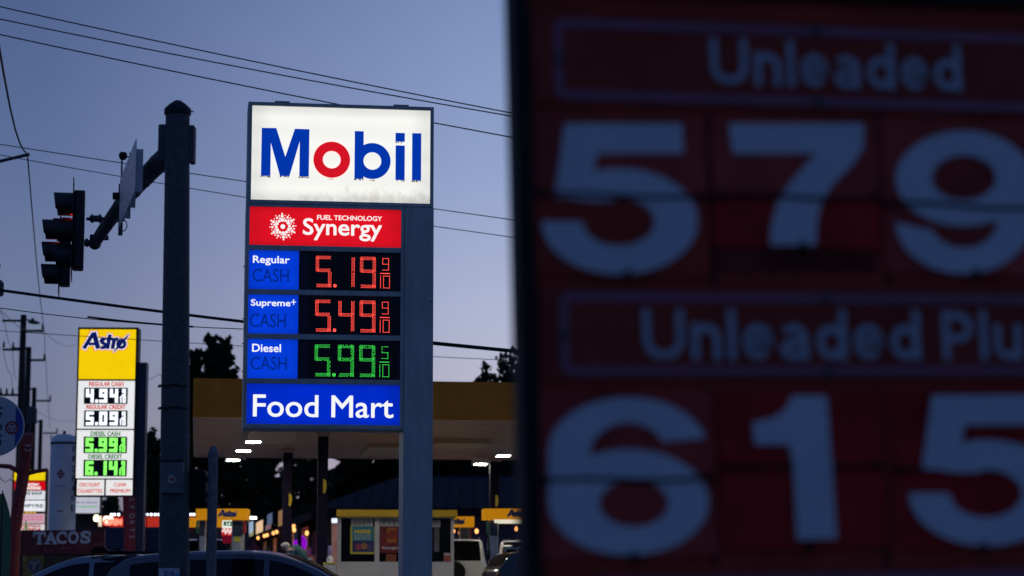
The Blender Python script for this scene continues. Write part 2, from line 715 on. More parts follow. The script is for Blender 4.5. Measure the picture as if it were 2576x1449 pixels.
mb.build('grime_ledge', mat('grime', (.05, .045, .03), .95), pan)
# lower cabinet
MB().box(lo[0], lo[1], .05, DEP - .12, lo[2], lo[3]).build('lower_cabinet', M_frame, sign, .008)
rp = q6((135, 1045), (1507, 1082), (1503, 1427), (132, 1388))
rows = [q7((105, 70), (1218, 97), (1217, 380), (102, 357)), q7((100, 393), (1217, 420), (1217, 703), (97, 683)), q7((97, 722), (1216, 743), (1216, 1028), (93, 1013))]
fp = q7((93, 1050), (1216, 1068), (1215, 1363), (90, 1345))
IX0 = sum(r[0] for r in [rp] + rows + [fp]) / 5
IX1 = sum(r[1] for r in [rp] + rows + [fp]) / 5
fr = MB().box(lo[0], IX0, 0, .05, lo[2], lo[3]).box(IX1, lo[1], 0, .05, lo[2], lo[3])
bands = [rp] + rows + [fp]
zz = [(lo[3], rp[3])] + [(bands[i][2], bands[i + 1][3]) for i in range(4)] + [(fp[2], lo[2])]
for z1, z0 in zz:
    fr.box(IX0, IX1, .001, .05, z0, z1)
fr.build('lower_frame', M_frame, sign, .006)
red = MB().box(IX0, IX1, .03, .045, rp[2], rp[3]).build('red_panel', em('lit_red_face', lin(226, 16, 32), 1.0, .14, 1.6, tubes=2), sign)
mb = MB()


def tr(fn, tl, br):
    a, b = SG.uv(fn(*tl)), SG.uv(fn(*br))
    return a[0], b[0], b[1], a[1]


def level(fn, xa, ya, xb, yb, za, zb):
    """text box: baseline-left pixel, right pixel, cap-top / baseline offsets kept level on the sign"""
    a, b = SG.uv(fn(xa, ya)), SG.uv(fn(xb, yb))
    return a[0], b[0], za, zb


mb.text('FUEL TECHNOLOGY', tr(z6, (748, 1122), (1335, 1180)), .026, .0022)
mb.text('Synergy', tr(z6, (620, 1150), (1335, 1365)), .026, .0065)
mb.build('white_lettering', M_letw, red)
mb = MB()
cx, cz = SG.uv(z6(437, 1228))
k6 = SG.uv(z6(537, 1228))[0] - cx
k6 /= 100


def dot(mb, x, z, r, y, n=14):
    mb.add([(x + r * math.cos(2 * math.pi * i / n), y, z + r * math.sin(2 * math.pi * i / n)) for i in range(n)], [tuple(range(n))])


dot(mb, cx, cz, 22 * k6, .026)
for n_, r_, d_, ph in ((12, 60, 14.5, 0), (12, 78, 8, 15), (12, 95, 12, 0), (12, 104, 6.5, 15), (12, 118, 7, 0)):
    for i in range(n_):
        t = R(ph + i * 30 + 4)
        dot(mb, cx + math.cos(t) * r_ * k6, cz + math.sin(t) * r_ * k6, (d_ + (1.5 if i % 2 else -1.5)) * k6, .026)
mb.build('dotted_emblem', M_letw, red)
M_pblue = em('lit_blue_face', lin(2, 60, 214), 1.0, .10, 2, tubes=2)
M_cash = em('unlit_cash_lettering', lin(0, 38, 132), 1.0, .05, 6)
M_ledr = em('red_diodes', (1.0, .075, .055), 3.0, .1, 40)
M_ledg = em('green_diodes', (.06, .95, .10), 1.6, .1, 40)
SPLIT = (SG.uv(z7(470, 220))[0] + SG.uv(z7(468, 540))[0] + SG.uv(z7(465, 870))[0]) / 3
SEG = {'0': 'abcdef', '1': 'bc', '2': 'abged', '3': 'abgcd', '4': 'fgbc', '5': 'afgcd', '6': 'afgedc', '9': 'abfgcd', '8': 'abcdefg', '7': 'abc'}


def led_digit(mb, ch, x0, x1, z0, z1, w, sp, r, y, rows2=True, skip=0):
    zm = (z0 + z1) / 2
    i = w * .75
    sg = {'a': ((x0 + i * .4, z1), (x1 - i * .4, z1), (0, -1)), 'b': ((x1, z1 - i * .5), (x1, zm + i * .5), (-1, 0)), 'c': ((x1, zm - i * .5), (x1, z0 + i * .5), (-1, 0)),
          'd': ((x1 - i * .0, z0), (x0 + i * .5, z0), (0, 1)), 'e': ((x0, z0 + i * .5), (x0, zm - i * .5), (1, 0)), 'f': ((x0, zm + i * .5), (x0, z1 - i * .5), (1, 0)),
          'g': ((x0 + i * .6, zm), (x1 - i * .6, zm), (0, 1))}
    for s_ in SEG[ch]:
        a, b, nn = sg[s_]
        a, b = Vector(a), Vector(b)
        n = max(2, int(round((b - a).length / sp)))
        for row in ((0, 1, 2) if rows2 else (0,)):
            for k in range(n + 1 - (row == 1)):
                if skip and random.random() < skip:
                    continue
                p = a.lerp(b, (k + (.5 if row == 1 else 0)) / n)
                dot(mb, p.x + nn[0] * w * row / 2, p.y + nn[1] * w * row / 2, r, y, 6)


u7 = abs(SG.uv(z7(800, 500))[0] - SG.uv(z7(700, 500))[0]) / 100
DIG = [('5.19', M_ledr, (115, 345)), ('5.49', M_ledr, (437, 672)), ('5.99', M_ledg, (766, 1000))]
WORDS = [('Regular', (135, 112), (404, 188), 'CASH', (133, 208), (398, 309)), ('Supreme', (120, 432), (410, 501), 'CASH', (113, 536), (377, 644)), ('Diesel', (129, 760), (340, 823), 'CASH', (119, 853), (383, 954))]
for k in range(3):
    q = rows[k]
    pn = MB().box(IX0, SPLIT, .03, .045, q[2], q[3]).build('grade_panel', M_pblue, sign)
    wd = WORDS[k]
    mb = MB().text(wd[0], tr(z7, wd[1], wd[2]), .026, .003)
    if k == 1:
        a, b = SG.uv(z7(433, 433)), SG.uv(z7(433, 475))
        hw = 18 * u7
        mb.stroke([a, b], .014, .026).stroke([(a[0] - hw, (a[1] + b[1]) / 2), (a[0] + hw, (a[1] + b[1]) / 2)], .014, .0255)
    mb.build('white_lettering', M_letw, pn)
    MB().text(wd[3], tr(z7, wd[4], wd[5]), .026, .002).build('dark_lettering', M_cash, pn)
    bk = MB().box(SPLIT + .002, IX1, .034, .045, q[2], q[3]).build('display_surround', mat('deep_navy_panel', (.004, .008, .035), .5), sign)
    off = (0, 323, 648)[k]
    md = tr(z7, (555, 92 + off), (1192, 376 + off))
    dz = SG.uv(z7(870, 369 + off))[1]
    mod = MB().box(md[0], md[1], .022, .033, md[2], md[3]).build('digit_display', mat('display_black', (.006, .005, .005), .55), sign)
    y0, y1 = DIG[k][2]
    zs = SG.uv(z7(650, y0)), SG.uv(z7(650, y1))
    z1, z0 = zs[0][1] - 3 * u7, zs[1][1] + 3 * u7
    xs = [((592, 708) if True else 0), (762, 880), (918, 1035)]
    for ch, (xa, xb) in zip(DIG[k][0].replace('.', ''), xs):
        mb = MB()
        X0, X1 = SG.uv(z7(xa + 3, 500))[0], SG.uv(z7(xb - 3, 500))[0]
        led_digit(mb, ch, X0, X1, z0, z1, 18 * u7, 10.6 * u7, 2.55 * u7, .0205, True, .02 if k == 2 else 0)
        mb.build('digit_dots', DIG[k][1], mod, smooth=False)
    mb = MB()
    X = SG.uv(z7(735, 500))[0]
    for dx, dz2 in ((0, 0), (9, 0), (-9, 0), (0, 9), (0, -9), (7, 7), (-7, -7), (7, -7), (-7, 7)):
        dot(mb, X + dx * u7, z0 + (9 + dz2) * u7, 3.4 * u7, .0205, 6)
    H = z1 - z0
    fx0, fx1 = SG.uv(z7(1085, 500))[0], SG.uv(z7(1128, 500))[0]
    if k < 2:
        led_digit(mb, '9', fx0, fx1, z1 - .41 * H, z1 - .03 * H, 0, 7.4 * u7, 2.3 * u7, .0205, False)
    else:
        led_digit(mb, '5', fx0, fx1, z1 - .41 * H, z1 - .03 * H, 0, 7.4 * u7, 2.3 * u7, .0205, False, .15)
    for j in range(10):
        dot(mb, fx0 + (j * 7.2 - 14) * u7, z1 - .525 * H, 2.9 * u7, .0205, 6)
    led_digit(mb, '1', fx0 - 15 * u7, fx0 - 15 * u7, z0, z1 - .61 * H, 0, 7.4 * u7, 2.3 * u7, .0205, False)
    led_digit(mb, '0', fx0 + 7 * u7, fx1 + 8 * u7, z0, z1 - .61 * H, 0, 7.4 * u7, 2.3 * u7, .0205, False)
    mb.build('fraction_dots', DIG[k][1], mod, smooth=False)
    MB().text('DAKTRONICS', (md[0] + .42 * (md[1] - md[0]), md[0] + .6 * (md[1] - md[0]), md[2] + .004, md[2] + .022), .0215).build('maker_lettering', mat('faint_grey_print', (.08, .08, .085), .6), mod)
fpn = MB().box(IX0, IX1, .03, .045, fp[2], fp[3]).build('blue_panel', em('lit_deep_blue_face', lin(0, 44, 200), 1.0, .16, 1.8, tubes=2), sign)
MB().text('Food Mart', tr(z7, (136, 1132), (1166, 1308)), .026, .005).build('white_lettering', M_letw, fpn)
MB().box(pil[0], pil[1], .004, DEP - .1, 0, up[2] - .004).build('pillar', M_frame, sign, .01)
mb = MB()
for za, zb in ((2.3, 2.33),):
    mb.box(pil[0] + .001, pil[1] - .001, .0025, .0045, za - 1.2, za - 1.194)
mb.build('pillar_seam', M_dark, sign)
mb = MB()
for x, y in ((68, 195), (62, 577), (60, 760), (58, 965), (1205, 1408), (1445, 452)):
    a = SG.uv(z7(x, y))
    mb.cyl((a[0], .003, a[1]), (a[0], -.012, a[1]), .012, .008, 8)
mb.each('bolt', M_dark, sign)

# ------------------------------------------------------------------ the dark sign close to the camera


def za(x, y):
    return 1261.2 + x * .5104, y * .5104


def zb(x, y):
    return 1261.2 + x * .5104, 724.5 + y * .5104


FG = Pl(1312, 6.4, 13, roll=-1.35)
fgs = thing_at(FG, 'manual_price_board', 'big shaded dark red board with large pale flip numerals 579 and 615', 'price board')
e0, e1 = FG.uv((1293, 0)), FG.uv((1323, 1449))
XL = (e0[0] + e1[0]) / 2
XR = FG.uv((2790, 724))[0]
BW = .050
ZT = 3.55
ZB = .9
zin = FG.uv((2200, 2))[1]          # lower edge of the frame across the top
M_fgred = mat('faded_red_board', (.40, .055, .034), .75, 0, .25, 2.2, .02, spec=.12)
M_card = mat('red_card', (.44, .062, .050), .75, 0, .3, 2.5, spec=.12)
M_card2 = mat('newer_red_card', (.47, .024, .024), .75, 0, .3, 2.5, spec=.12)
M_numw = mat('white_vinyl', (.58, .64, .68), .55, 0, .05, 4)
M_pink = mat('faded_pink_line', (.28, .105, .16), .7, 0, .1, 5)
MB().box(XL + .002, XR - .002, .06, .135, ZB, ZT).build('cabinet', M_dark, fgs, .01)
fr = MB().box(XL, XL + BW, 0, .06, ZB, ZT).box(XR - BW, XR, 0, .06, ZB, ZT).box(XL + BW, XR - BW, .001, .06, zin, ZT).box(XL + BW, XR - BW, .001, .06, ZB, ZB + .06)
fr.build('frame', M_black, fgs, .006)
MB().box(XL + BW, XR - BW, .035, .06, ZB + .06, zin).build('backboard', M_fgred, fgs)
for x in (XL + .25, XR - .35):
    MB().box(x, x + .12, .02, .13, -.02, ZB).build('post', M_dark, fgs)


def header(tl, bl, xr, word, xa, xb, ya, yb):
    a, b = FG.uv(tl), FG.uv(bl)
    h = MB().box(XL + BW + .01, XR - BW - .01, .026, .034, b[1] - .015, a[1] + .015).build('header_panel', mat('dark_red_header', (.30, .045, .030), .7, 0, .15, 3, spec=.12), fgs)
    x0, x1, z0, z1 = (a[0] + b[0]) / 2, xr, b[1], a[1]
    w = .028
    r = .035
    o, i = [], []
    for cx, cz, t0 in ((x1 - r, z1 - r, 0), (x0 + r, z1 - r, 90), (x0 + r, z0 + r, 180), (x1 - r, z0 + r, 270)):
        o += arc(cx, cz, r, r, t0, t0 + 90, 6)
        i += arc(cx, cz, r - w, r - w, t0, t0 + 90, 6) if r > w else [(cx, cz)] * 7
    MB().ribbon(o, i, .022, .0255, True).build('outline', M_pink, h)
    mb = MB()
    for x, z in ((x0 + .014, (z0 + z1) / 2), ((x0 + x1) / 2, z1 - .012), ((x0 + x1) / 2, z0 + .012)):
        mb.cyl((x, .022, z), (x, .014, z), .018, .012, 10)
    mb.each('screw', M_galv, h)
    if word:
        A, B = FG.uv(xa), FG.uv(xb)
        grot(mb := MB(), word, A[0], B[0], A[1], A[1] + (FG.uv(ya)[1] - FG.uv(yb)[1]), .02)
        mb.build('lettering', mat('pale_blue_white_vinyl', (.38, .43, .48), .55, 0, .06, 4), h)
    return h


def grot(mb, word, x0, x1, z0, z1, y):
    """plain bold sans lettering, built from strokes"""
    w, xh = .168, .73
    G = {
        'U': (.84, [[(.1, 1), (.1, .7)] + arc(.42, .38, .32, .28, 180, 360, 14) + [(.74, .7), (.74, 1)]]),
        'n': (.62, [[(.1, 0), (.1, xh)], [(.1, .40)] + arc(.31, .42, .21, .22, 165, 0, 10) + [(.52, 0)]]),
        'l': (.20, [[(.1, 0), (.1, 1)]]),
        'e': (.64, [[(.11, .38), (.53, .38)] + arc(.32, .37, .22, .27, 0, 315, 20)]),
        'a': (.62, [arc(.30, .45, .2, .19, 150, 0, 10) + [(.5, 0)], [(.5, .40), (.3, .37)] + arc(.28, .21, .18, .13, 100, 300, 10) + [(.5, .2)]]),
        'd': (.66, [[(.56, 1), (.56, 0)], arc(.33, .36, .22, .27, 0, 360, 22)]),
        'P': (.68, [[(.1, 0), (.1, 1)], [(.1, .9), (.34, .9)] + arc(.36, .67, .22, .23, 90, -90, 12) + [(.1, .44)]]),
        'u': (.62, [[(.1, xh), (.1, .3)] + arc(.31, .30, .21, .21, 180, 345, 10), [(.52, xh), (.52, 0)]]),
        's': (.56, [arc(.29, .52, .18, .13, 20, 250, 12) + arc(.27, .22, .2, .14, 80, -170, 12)]),
        ' ': (.22, [])}
    adv = sum(G[c][0] + .09 for c in word) - .09
    s = (x1 - x0) / adv
    h = z1 - z0
    x = 0
    k = 0
    for c in word:
        wd, ss = G[c]
        for st_ in ss:
            pts = [(x0 + (x + p[0]) * s, z0 + p[1] * h) for p in st_]
            mb.stroke(pts, w * h * .93, y - k * 2e-4, y + .002)
            k = (k + 1) % 3
        x += wd + .09


XO = XR - BW - .04
header(za(265, 78), za(270, 478), XO, 'Unleaded', za(1040, 408), za(2290, 440), za(1100, 178), za(1100, 408))
header(zb(297, 14), zb(300, 428), XO, 'Unleaded Plus', zb(705, 352), zb(2745, 345), zb(800, 100), zb(800, 352))
h3 = header(zb(297, 1440), zb(300, 1850), XO, '', None, None, None, None)


def nm(fn, pts):
    return [FG.uv(fn(*p)) for p in pts]


def five(mb, fn, dx, dy, y):
    T = lambda pts: nm(fn, [(p[0] + dx, p[1] + dy) for p in pts])
    mb.prism(T([(320, 605), (895, 605), (905, 750), (478, 752), (455, 900), (430, 975), (270, 965)]), y, y + .004)
    o = [(590 + 385 * math.cos(R(t)), 1087 + 262 * math.sin(R(t))) for t in range(180, -131, -10)]
    i = [(585 + 178 * math.cos(R(t)), 1090 + 118 * math.sin(R(t))) for t in range(180, -131, -10)]
    i[-1] = (430, 985)
    mb.ribbon(T(o), T(i), y - .0005, y + .004)
    mb.prism(T([(270, 940), (455, 880), (520, 850), (560, 985), (440, 985), (272, 965)]), y - .0008, y + .004)


def seven(mb, fn, y):
    mb.prism(nm(fn, [(1130, 605), (1795, 605), (1792, 725), (1740, 805), (1640, 905), (1590, 985), (1565, 1080), (1558, 1205), (1335, 1205), (1340, 1110), (1368, 1000), (1430, 900), (1560, 752), (1150, 752)]), y, y + .004)


def nine(mb, fn, y):
    T = lambda pts: nm(fn, pts)
    e = lambda cx, cy, rx, ry, a, b: [(cx + rx * math.cos(R(a + (b - a) * k / 30)), cy + ry * math.sin(R(a + (b - a) * k / 30))) for k in range(31)]
    mb.ribbon(T(e(2290, 875, 335, 235, 0, 360)), T(e(2290, 872, 160, 112, 0, 360)), y, y + .004)
    mb.ribbon(T(e(2290, 1085, 335, 260, 178, 0)), T(e(2290, 1090, 165, 128, 160, 0)), y - .0005, y + .004)
    mb.prism(T([(2448, 850), (2625, 850), (2625, 1090), (2453, 1095)]), y - .0009, y + .004)


def six(mb, fn, y):
    T = lambda pts: nm(fn, pts)
    e = lambda cx, cy, rx, ry, a, b: [(cx + rx * math.cos(R(a + (b - a) * k / 30)), cy + ry * math.sin(R(a + (b - a) * k / 30))) for k in range(31)]
    mb.ribbon(T(e(634, 1055, 396, 262, 0, 360)), T(e(660, 1060, 172, 116, 0, 360)), y, y + .004)
    mb.ribbon(T(e(632, 800, 392, 262, -14, -180)), T(e(632, 822, 190, 160, -24, -180)), y - .0005, y + .004)
    mb.prism(T([(240, 795), (442, 800), (480, 1060), (238, 1060)]), y - .0009, y + .004)


def one(mb, fn, y):
    mb.prism(nm(fn, [(1440, 530), (1610, 530), (1635, 870), (1660, 1235), (1465, 1240), (1447, 870), (1425, 770), (1255, 770), (1245, 660), (1350, 640), (1410, 590)]), y, y + .004)


def card(fn, x0, x1, ya, ym, yb, m, m2, lower=0, tiltz=0):
    """a flip card in two halves, the lower half a little forward of the upper"""
    q = FG.quad(fn(x0, ya), fn(x1, ya), fn(x1, yb), fn(x0, yb))
    zm = FG.uv(fn((x0 + x1) / 2, ym))[1]
    c = MB().box(q[0], q[1], .020, .030, zm + .004, q[3]).build('numeral_card', m, fgs, .003)
    l = MB().box(q[0], q[1], .021, .030, q[2], zm - .004).build('lower_half', m2, c, .003)
    ml = []
    n = 12
    for k in range(n + 1):
        t = k / n
        ml.append((q[0] + (q[1] - q[0]) * t, zm + tiltz * (t - .5) + .004 * math.sin(t * 7)))
    MB().stroke(ml, .012, .0115, .0195).build('hinge_gap', M_black, c)
    cl = MB()
    for x in (q[0] + .02, q[1] - .02):
        cl.box(x - .012, x + .012, .006, .012, zm - .008, zm + .012)
    xm = (q[0] + q[1]) / 2 + .01
    cl.box(xm - .008, xm + .008, .006, .030, q[2] - .012, q[2] + .018)
    cl.each('clip', M_black, c)
    return c


c5 = card(za, 165, 1030, 565, 960, 1352, M_card, M_fgred)
five(mb := MB(), za, 0, 0, .0145)
mb.build('numeral', M_numw, c5)
c7 = card(za, 1052, 1875, 580, 968, 1215, M_card, M_card2)
seven(mb := MB(), za, .0145)
mb.build('numeral', M_numw, c7)
c9 = card(za, 1895, 2720, 590, 1012, 1352, M_card, M_card, tiltz=-.012)
nine(mb := MB(), za, .0145)
mb.build('numeral', M_numw, c9)
c6 = card(zb, 190, 1065, 510, 943, 1330, M_card, M_card)
six(mb := MB(), zb, .0145)
mb.build('numeral', M_numw, c6)
c1 = card(zb, 1090, 1900, 500, 880, 1280, M_card2, M_card2)
one(mb := MB(), zb, .0105)
mb.build('numeral', M_numw, c1)
c55 = card(zb, 1950, 2740, 500, 893, 1280, M_card2, M_card2)
five(mb := MB(), zb, 1812, -78, .0105)
mb.build('numeral', M_numw, c55)
# dark strips painted for the shade in the gaps between and below cards
mb = MB()
for fn, ya, yb in ((za, 540, 1400), (zb, 480, 1370)):
    for xa in (1030, 1878):
        q = FG.quad(fn(xa, ya), fn(xa + 24, ya), fn(xa + 50, yb), fn(xa + 26, yb))
        MB().box(q[0], q[1], .0305, .0345, q[2], q[3]).build('gap_shade', M_black, fgs)
q = FG.quad(za(1060, 1222), za(1870, 1222), za(1870, 1335), za(1060, 1335))  # gap under the seven, its shade put into a dark red strip
MB().box(q[0], q[1], .0305, .0345, q[2], q[3]).build('gap_shade', mat('painted_gap_shade', (.16, .03, .026), .8, 0, .4, 3, spec=.1), fgs)
# ------------------------------------------------------------------ traffic signal pole with its mast arm


def z5(x, y):
    return 67.1 + .3704 * x, 228.1 + .3704 * y


PY = 25.0
TP = Pl(447, PY, 0)
pxm = F / PY
top = P(447, 285, PY)
bot = P(437, 1449, PY)
axx = (bot.x - top.x) / (bot.z - top.z)
base = Vector((bot.x + axx * (g(PY) - bot.z), PY, g(PY)))
tpole = thing('traffic_signal_pole', 'thick dark grey steel pole with conical cap carrying a long signal mast arm', 'signal pole', base)


def onp(x, y, dy=0):
    """local point on the pole's vertical plane"""
    p = P(x, y, PY + dy)
    return p - base


rt, rb = 31 / pxm * .99, 37.5 / pxm
pt = onp(447, 285)
rb0 = rb + .012
sh = MB().cyl((0, 0, 0.02), pt, rb0, rt, 32)
sh.build('shaft', M_galv, tpole)
MB().lathe([(.26, 0), (.26, .05), (.2, .06), (.2, .16), (rb0, .17)], n=24).build('base_flange', M_galv, tpole)
cp = MB()
rc = 34.5 / pxm
zc = pt.z
cp.lathe([(rt + .005, zc - .02), (rc, zc - .015), (rc, zc + .045), (rc * .97, zc + .052), (rc * .62, zc + .105), (rc * .22, zc + .148), (.012, zc + .152)], (pt.x, pt.y, 0), 32)
cp.cyl((pt.x + rc - .01, pt.y, zc + .02), (pt.x + rc + .03, pt.y, zc + .02), .008, n=8)
cp.build('cap', M_dark, tpole)
# clamp plates of the arm
f0, f1 = onp(400, 314), onp(488, 408)
mb = MB()
ya = (onp(444, 360)).z
for sgn, xa, xb, za_, zb_ in ((-1, 399, 418, 313, 403), (1, 476, 488, 315, 409)):
    a, b = onp(xa, za_), onp(xb, zb_)
    mb.rbox(min(a.x, b.x), max(a.x, b.x), b.z, a.z, .02, -.02, .14)
mb.each('arm_clamp', M_galv, tpole, .006)
arm0 = onp(432, 372)
arm1 = P(238, 612, 31.3) - base
arm0 = Vector((arm0.x, .12, arm0.z))
A0, A1 = arm0, arm1
NP = 14
apts = [A0.lerp(A1, i / NP) + Vector((0, 0, .10 * math.sin(math.pi * i / NP))) for i in range(NP + 1)]


def armp(t):
    return A0.lerp(A1, t) + Vector((0, 0, .10 * math.sin(math.pi * t)))


am = MB().tube(apts, [.125 - .045 * i / NP for i in range(NP + 1)], 18).build('mast_arm', M_galv, tpole)
mb = MB()
for t in (.16, .30, .34, .46, .62):
    p = armp(t)
    d = (A1 - A0).normalized()
    mb.cyl(p - d * .012, p + d * .012, .131 - .045 * t, n=18)
mb.each('strap', M_dark, am)
mb = MB()
p = armp(1.0)
mb.lathe([(.001, -.01), (.085, -.008), (.09, .0), (.09, .03)], tuple(p), 16, 'y')
mb.build('end_cap', M_galv, am)
mb = MB()
for y in (972, 1028):
    c = onp(437, y)
    r = rb + .004 - .0 * y
    n = 20
    pts = [(c.x + r * math.cos(2 * math.pi * k / n), c.y + r * math.sin(2 * math.pi * k / n), c.z + .006 * math.sin(k * 1.7)) for k in range(n)]
    pts.append(pts[0])
    mb.tube(pts, .009, 6)
    for k in (14, 16, 18):
        mb.box(pts[k][0] - .014, pts[k][0] + .014, pts[k][1] - .014, pts[k][1] + .004, pts[k][2] - .016, pts[k][2] + .012)
mb.build('steel_band', M_dark, tpole)
a, b = onp(412, 1164), onp(466, 1243)
hb = MB().box(a.x, b.x, -rb - .045, -rb * .55, b.z, a.z).build('hand_hole_box', mat('grey_box_paint', (.13, .15, .17), .6, 0, .15, 6), tpole, .01)
MB().box(a.x - .004, b.x + .004, -rb - .05, -rb * .6, a.z + .001, a.z + .02).build('box_lid', M_dark, hb)
s_ = onp(438.5, 1208)
mb = MB()
dot(mb, s_.x, s_.z, .046, -rb - .047, 20)
st = mb.build('round_sticker', mat('sticker_cream', (.5, .42, .32), .5, 0, .3, 20), hb, fix=False)
mb = MB()
dot(mb, s_.x + .004, s_.z - .002, .022, -rb - .049, 7)
mb.build('sticker_print', mat('sticker_red', (.3, .02, .03), .5, 0, .4, 40), hb, fix=False)
a, b = onp(406, 1430), onp(457, 1462)
stk = MB().box(a.x, b.x, -rb - .012, -rb - .003, b.z, a.z).build('paper_sticker', mat('sticker_paper', (.55, .56, .62), .6, 0, .1, 12), tpole)
c = onp(428, 1438)
h = .045
MB().text('D I A', (c.x - .035, c.x + .075, c.z - .05, c.z + .01), -rb - .0135, .004).build('sticker_lettering', mat('sticker_blue', (.02, .07, .35), .5, 0, .2, 30), stk)
mb = MB()
c = onp(446, 1441)
dot(mb, c.x + .03, c.z - .03, .03, -rb - .0132, 16)
mb.build('blue_dot', mat('sticker_sky', (.1, .4, .6), .5), stk, fix=False)

# ------------------------------------------------------------------ signal heads, sign and gadgets carried by the arm
M_vis = mat('black_signal_metal', (.02, .018, .018), .5, 0, .15, 12)
M_redl = em('red_signal_lens', (1.0, .012, .012), 1.7, .1, 30)
M_offl = mat('unlit_lens', (.03, .03, .02), .3)


def signal(px, pytop, pybot, Y, yaw, label, connect):
    """head facing local -x; origin at the middle of its housing"""
    pT, pB = P(px, pytop, Y), P(px, pybot, Y)
    H = pT.z - pB.z
    t = thing('traffic_signal', label, 'traffic signal', (pT.x, Y, pB.z), R(yaw), 'traffic signal heads on the mast arm')
    hs = H / 3
    MB().box(-.02, .125, -.17, .17, 0, H).build('housing', M_vis, t, .02)
    MB().box(-.035, -.022, -.30, .30, -.13, H + .15).build('backplate', M_vis, t, .004)
    for k in range(3):
        zc = H - hs * (k + .5)
        r = hs * .46
        mb = MB()
        n = 28
        L0 = .255
        o, i2 = [], []
        vs, fs = [], []
        for j in range(n + 1):
            a_ = R(-115 + 0 + (410 - 180) * j / n) + 0
            # tunnel visor open along the bottom
            a_ = R(-60 + 300 * j / n)
            y, z = r * math.cos(a_), zc + r * math.sin(a_)
            ln = L0 * (1.0 if math.sin(a_) > -.2 else .92)
            for (rr_, x) in ((1, -.035), (1, -.035 - ln), (.955, -.035 - ln), (.955, -.035)):
                vs.append((x + .02 * (1 - (z - zc) / r) * (0 if x > -.1 else 1), r * rr_ * math.cos(a_), zc + r * rr_ * math.sin(a_)))
        for j in range(n):
            for q in range(4):
                fs.append((j * 4 + q, j * 4 + (q + 1) % 4, (j + 1) * 4 + (q + 1) % 4, (j + 1) * 4 + q))
        mb.add(vs, fs)
        v = mb.build('visor', M_vis, t)
        ln = MB().lathe([(r * .9, 0), (r * .8, -.025), (r * .45, -.045), (.005, -.05)], (-.036, 0, zc), 24, 'x')
        ln.build('lens', M_redl if k == 0 else M_offl, t)
    # bracket tubes to the arm
    mb = MB()
    inv = (Matrix.Translation(t.location) @ Matrix.Rotation(R(yaw), 4, 'Z')).inverted()
    for z_, w_ in connect:
        q = inv @ w_
        mb.cyl((.15, 0, q.z), (q.x - .04, q.y, q.z), .022, n=10)
        mb.cyl((q.x * .45, q.y * .45, q.z), (q.x * .8, q.y * .8, q.z), .045, n=12)
        mb.cyl((q.x * .5, q.y * .5, q.z), (q.x * .53, q.y * .53, q.z), .062, n=12)
        mb.cyl((q.x * .73, q.y * .73, q.z), (q.x * .76, q.y * .76, q.z), .062, n=12)
    mb.each('mounting_tube', M_galv, t)
    return t


w1 = P(272, 550, 29.3)
signal(191, 483, 678, 29.3, 10.5, 'nearer black signal head with red lit, on tubes beside the mast arm', [(0, w1), ])
w2 = base + armp(.99)
signal(158, 551, 719, 31.4, 10.5, 'farther black signal head hung lower at the arm end, behind the nearer head', [(0, w2 + Vector((0, 0, .0)))])
# sign panel parallel to the arm, seen along its face
sa, sb = 25.6, 28.2
pn_, pf_ = P(342, 414, sa), P(301.5, 508, sb)
dv = Vector((pf_.x - pn_.x, pf_.y - pn_.y))
ssn = thing('street_name_sign', 'long white aluminium sign panel on the mast arm, seen almost edge on', 'street sign', (pn_.x, pn_.y, P(342, 480, sa).z), math.atan2(dv.y, dv.x))
Lg = dv.length
Hn = P(342, 347, sa).z - P(342, 480, sa).z
M_alu = mat('bare_aluminium', (.62, .64, .66), .42, .35, .1, 5)
MB().rbox(0, Lg, 0, Hn, .06, -.004, .004).build('panel', M_alu, ssn)
mb = MB()
for i in range(6):
    for j in range(3):
        x, z = Lg * (.08 + .17 * i), Hn * (.12 + .38 * j)
        for y in (-.004, .004):
            mb.cyl((x, y, z), (x, y * 2.4, z), .009, n=8)
mb.build('rivet', M_galv, ssn)
mb = MB()
for x in (.05, Lg * .42, Lg * .72):
    mb.box(x, x + .05, -.075, -.006, -.0, Hn - .12)
    mb.box(x - .02, x + .07, -.085, -.0745, -.0, Hn - .12)
mb.each('bracket', M_alu, ssn)
# camera on a stalk
cs = P(304, 520, 28.6)
dc = thing('detection_camera', 'small black ball camera on a thin stalk above the mast arm', 'camera', cs)
zt = P(304, 392, 28.6).z - cs.z
MB().cyl((0, 0, .28), (0, 0, zt - .04), .012, n=10).build('stalk', M_galv, dc)
MB().cyl((0, 0, -.02), (0, 0, .3), .035, n=12).build('stalk_base', M_dark, dc)
mb = MB().lathe([(.001, -.055), (.035, -.05), (.052, -.02), (.055, .02), (.04, .045), (.001, .055)], (.012, 0, zt), 18)
mb.cyl((.0, 0, zt), (-.03, 0, zt + .01), .045, .03, 14)
mb.box(.05, .10, -.01, .01, zt - .02, zt - .005).box(.095, .105, -.01, .01, zt - .02, zt + .05)
mb.build('ball_housing', M_black, dc)
lw = P(303, 575, 29.0)
gd = thing('detector_bracket', 'small grey bracket with a looped cable hanging below the mast arm', 'bracket', lw)
MB().cyl((0, 0, -.09), (0, 0, .22), .03, n=12).cyl((-.09, 0, .10), (.05, 0, .12), .022, n=10).build('clamp', M_galv, gd)
MB().tube([(.03 + .055 * math.sin(t), 0, .04 + .075 * math.cos(t)) for t in [k * .45 for k in range(14)]], .007, 6).build('cable', M_wire, gd)
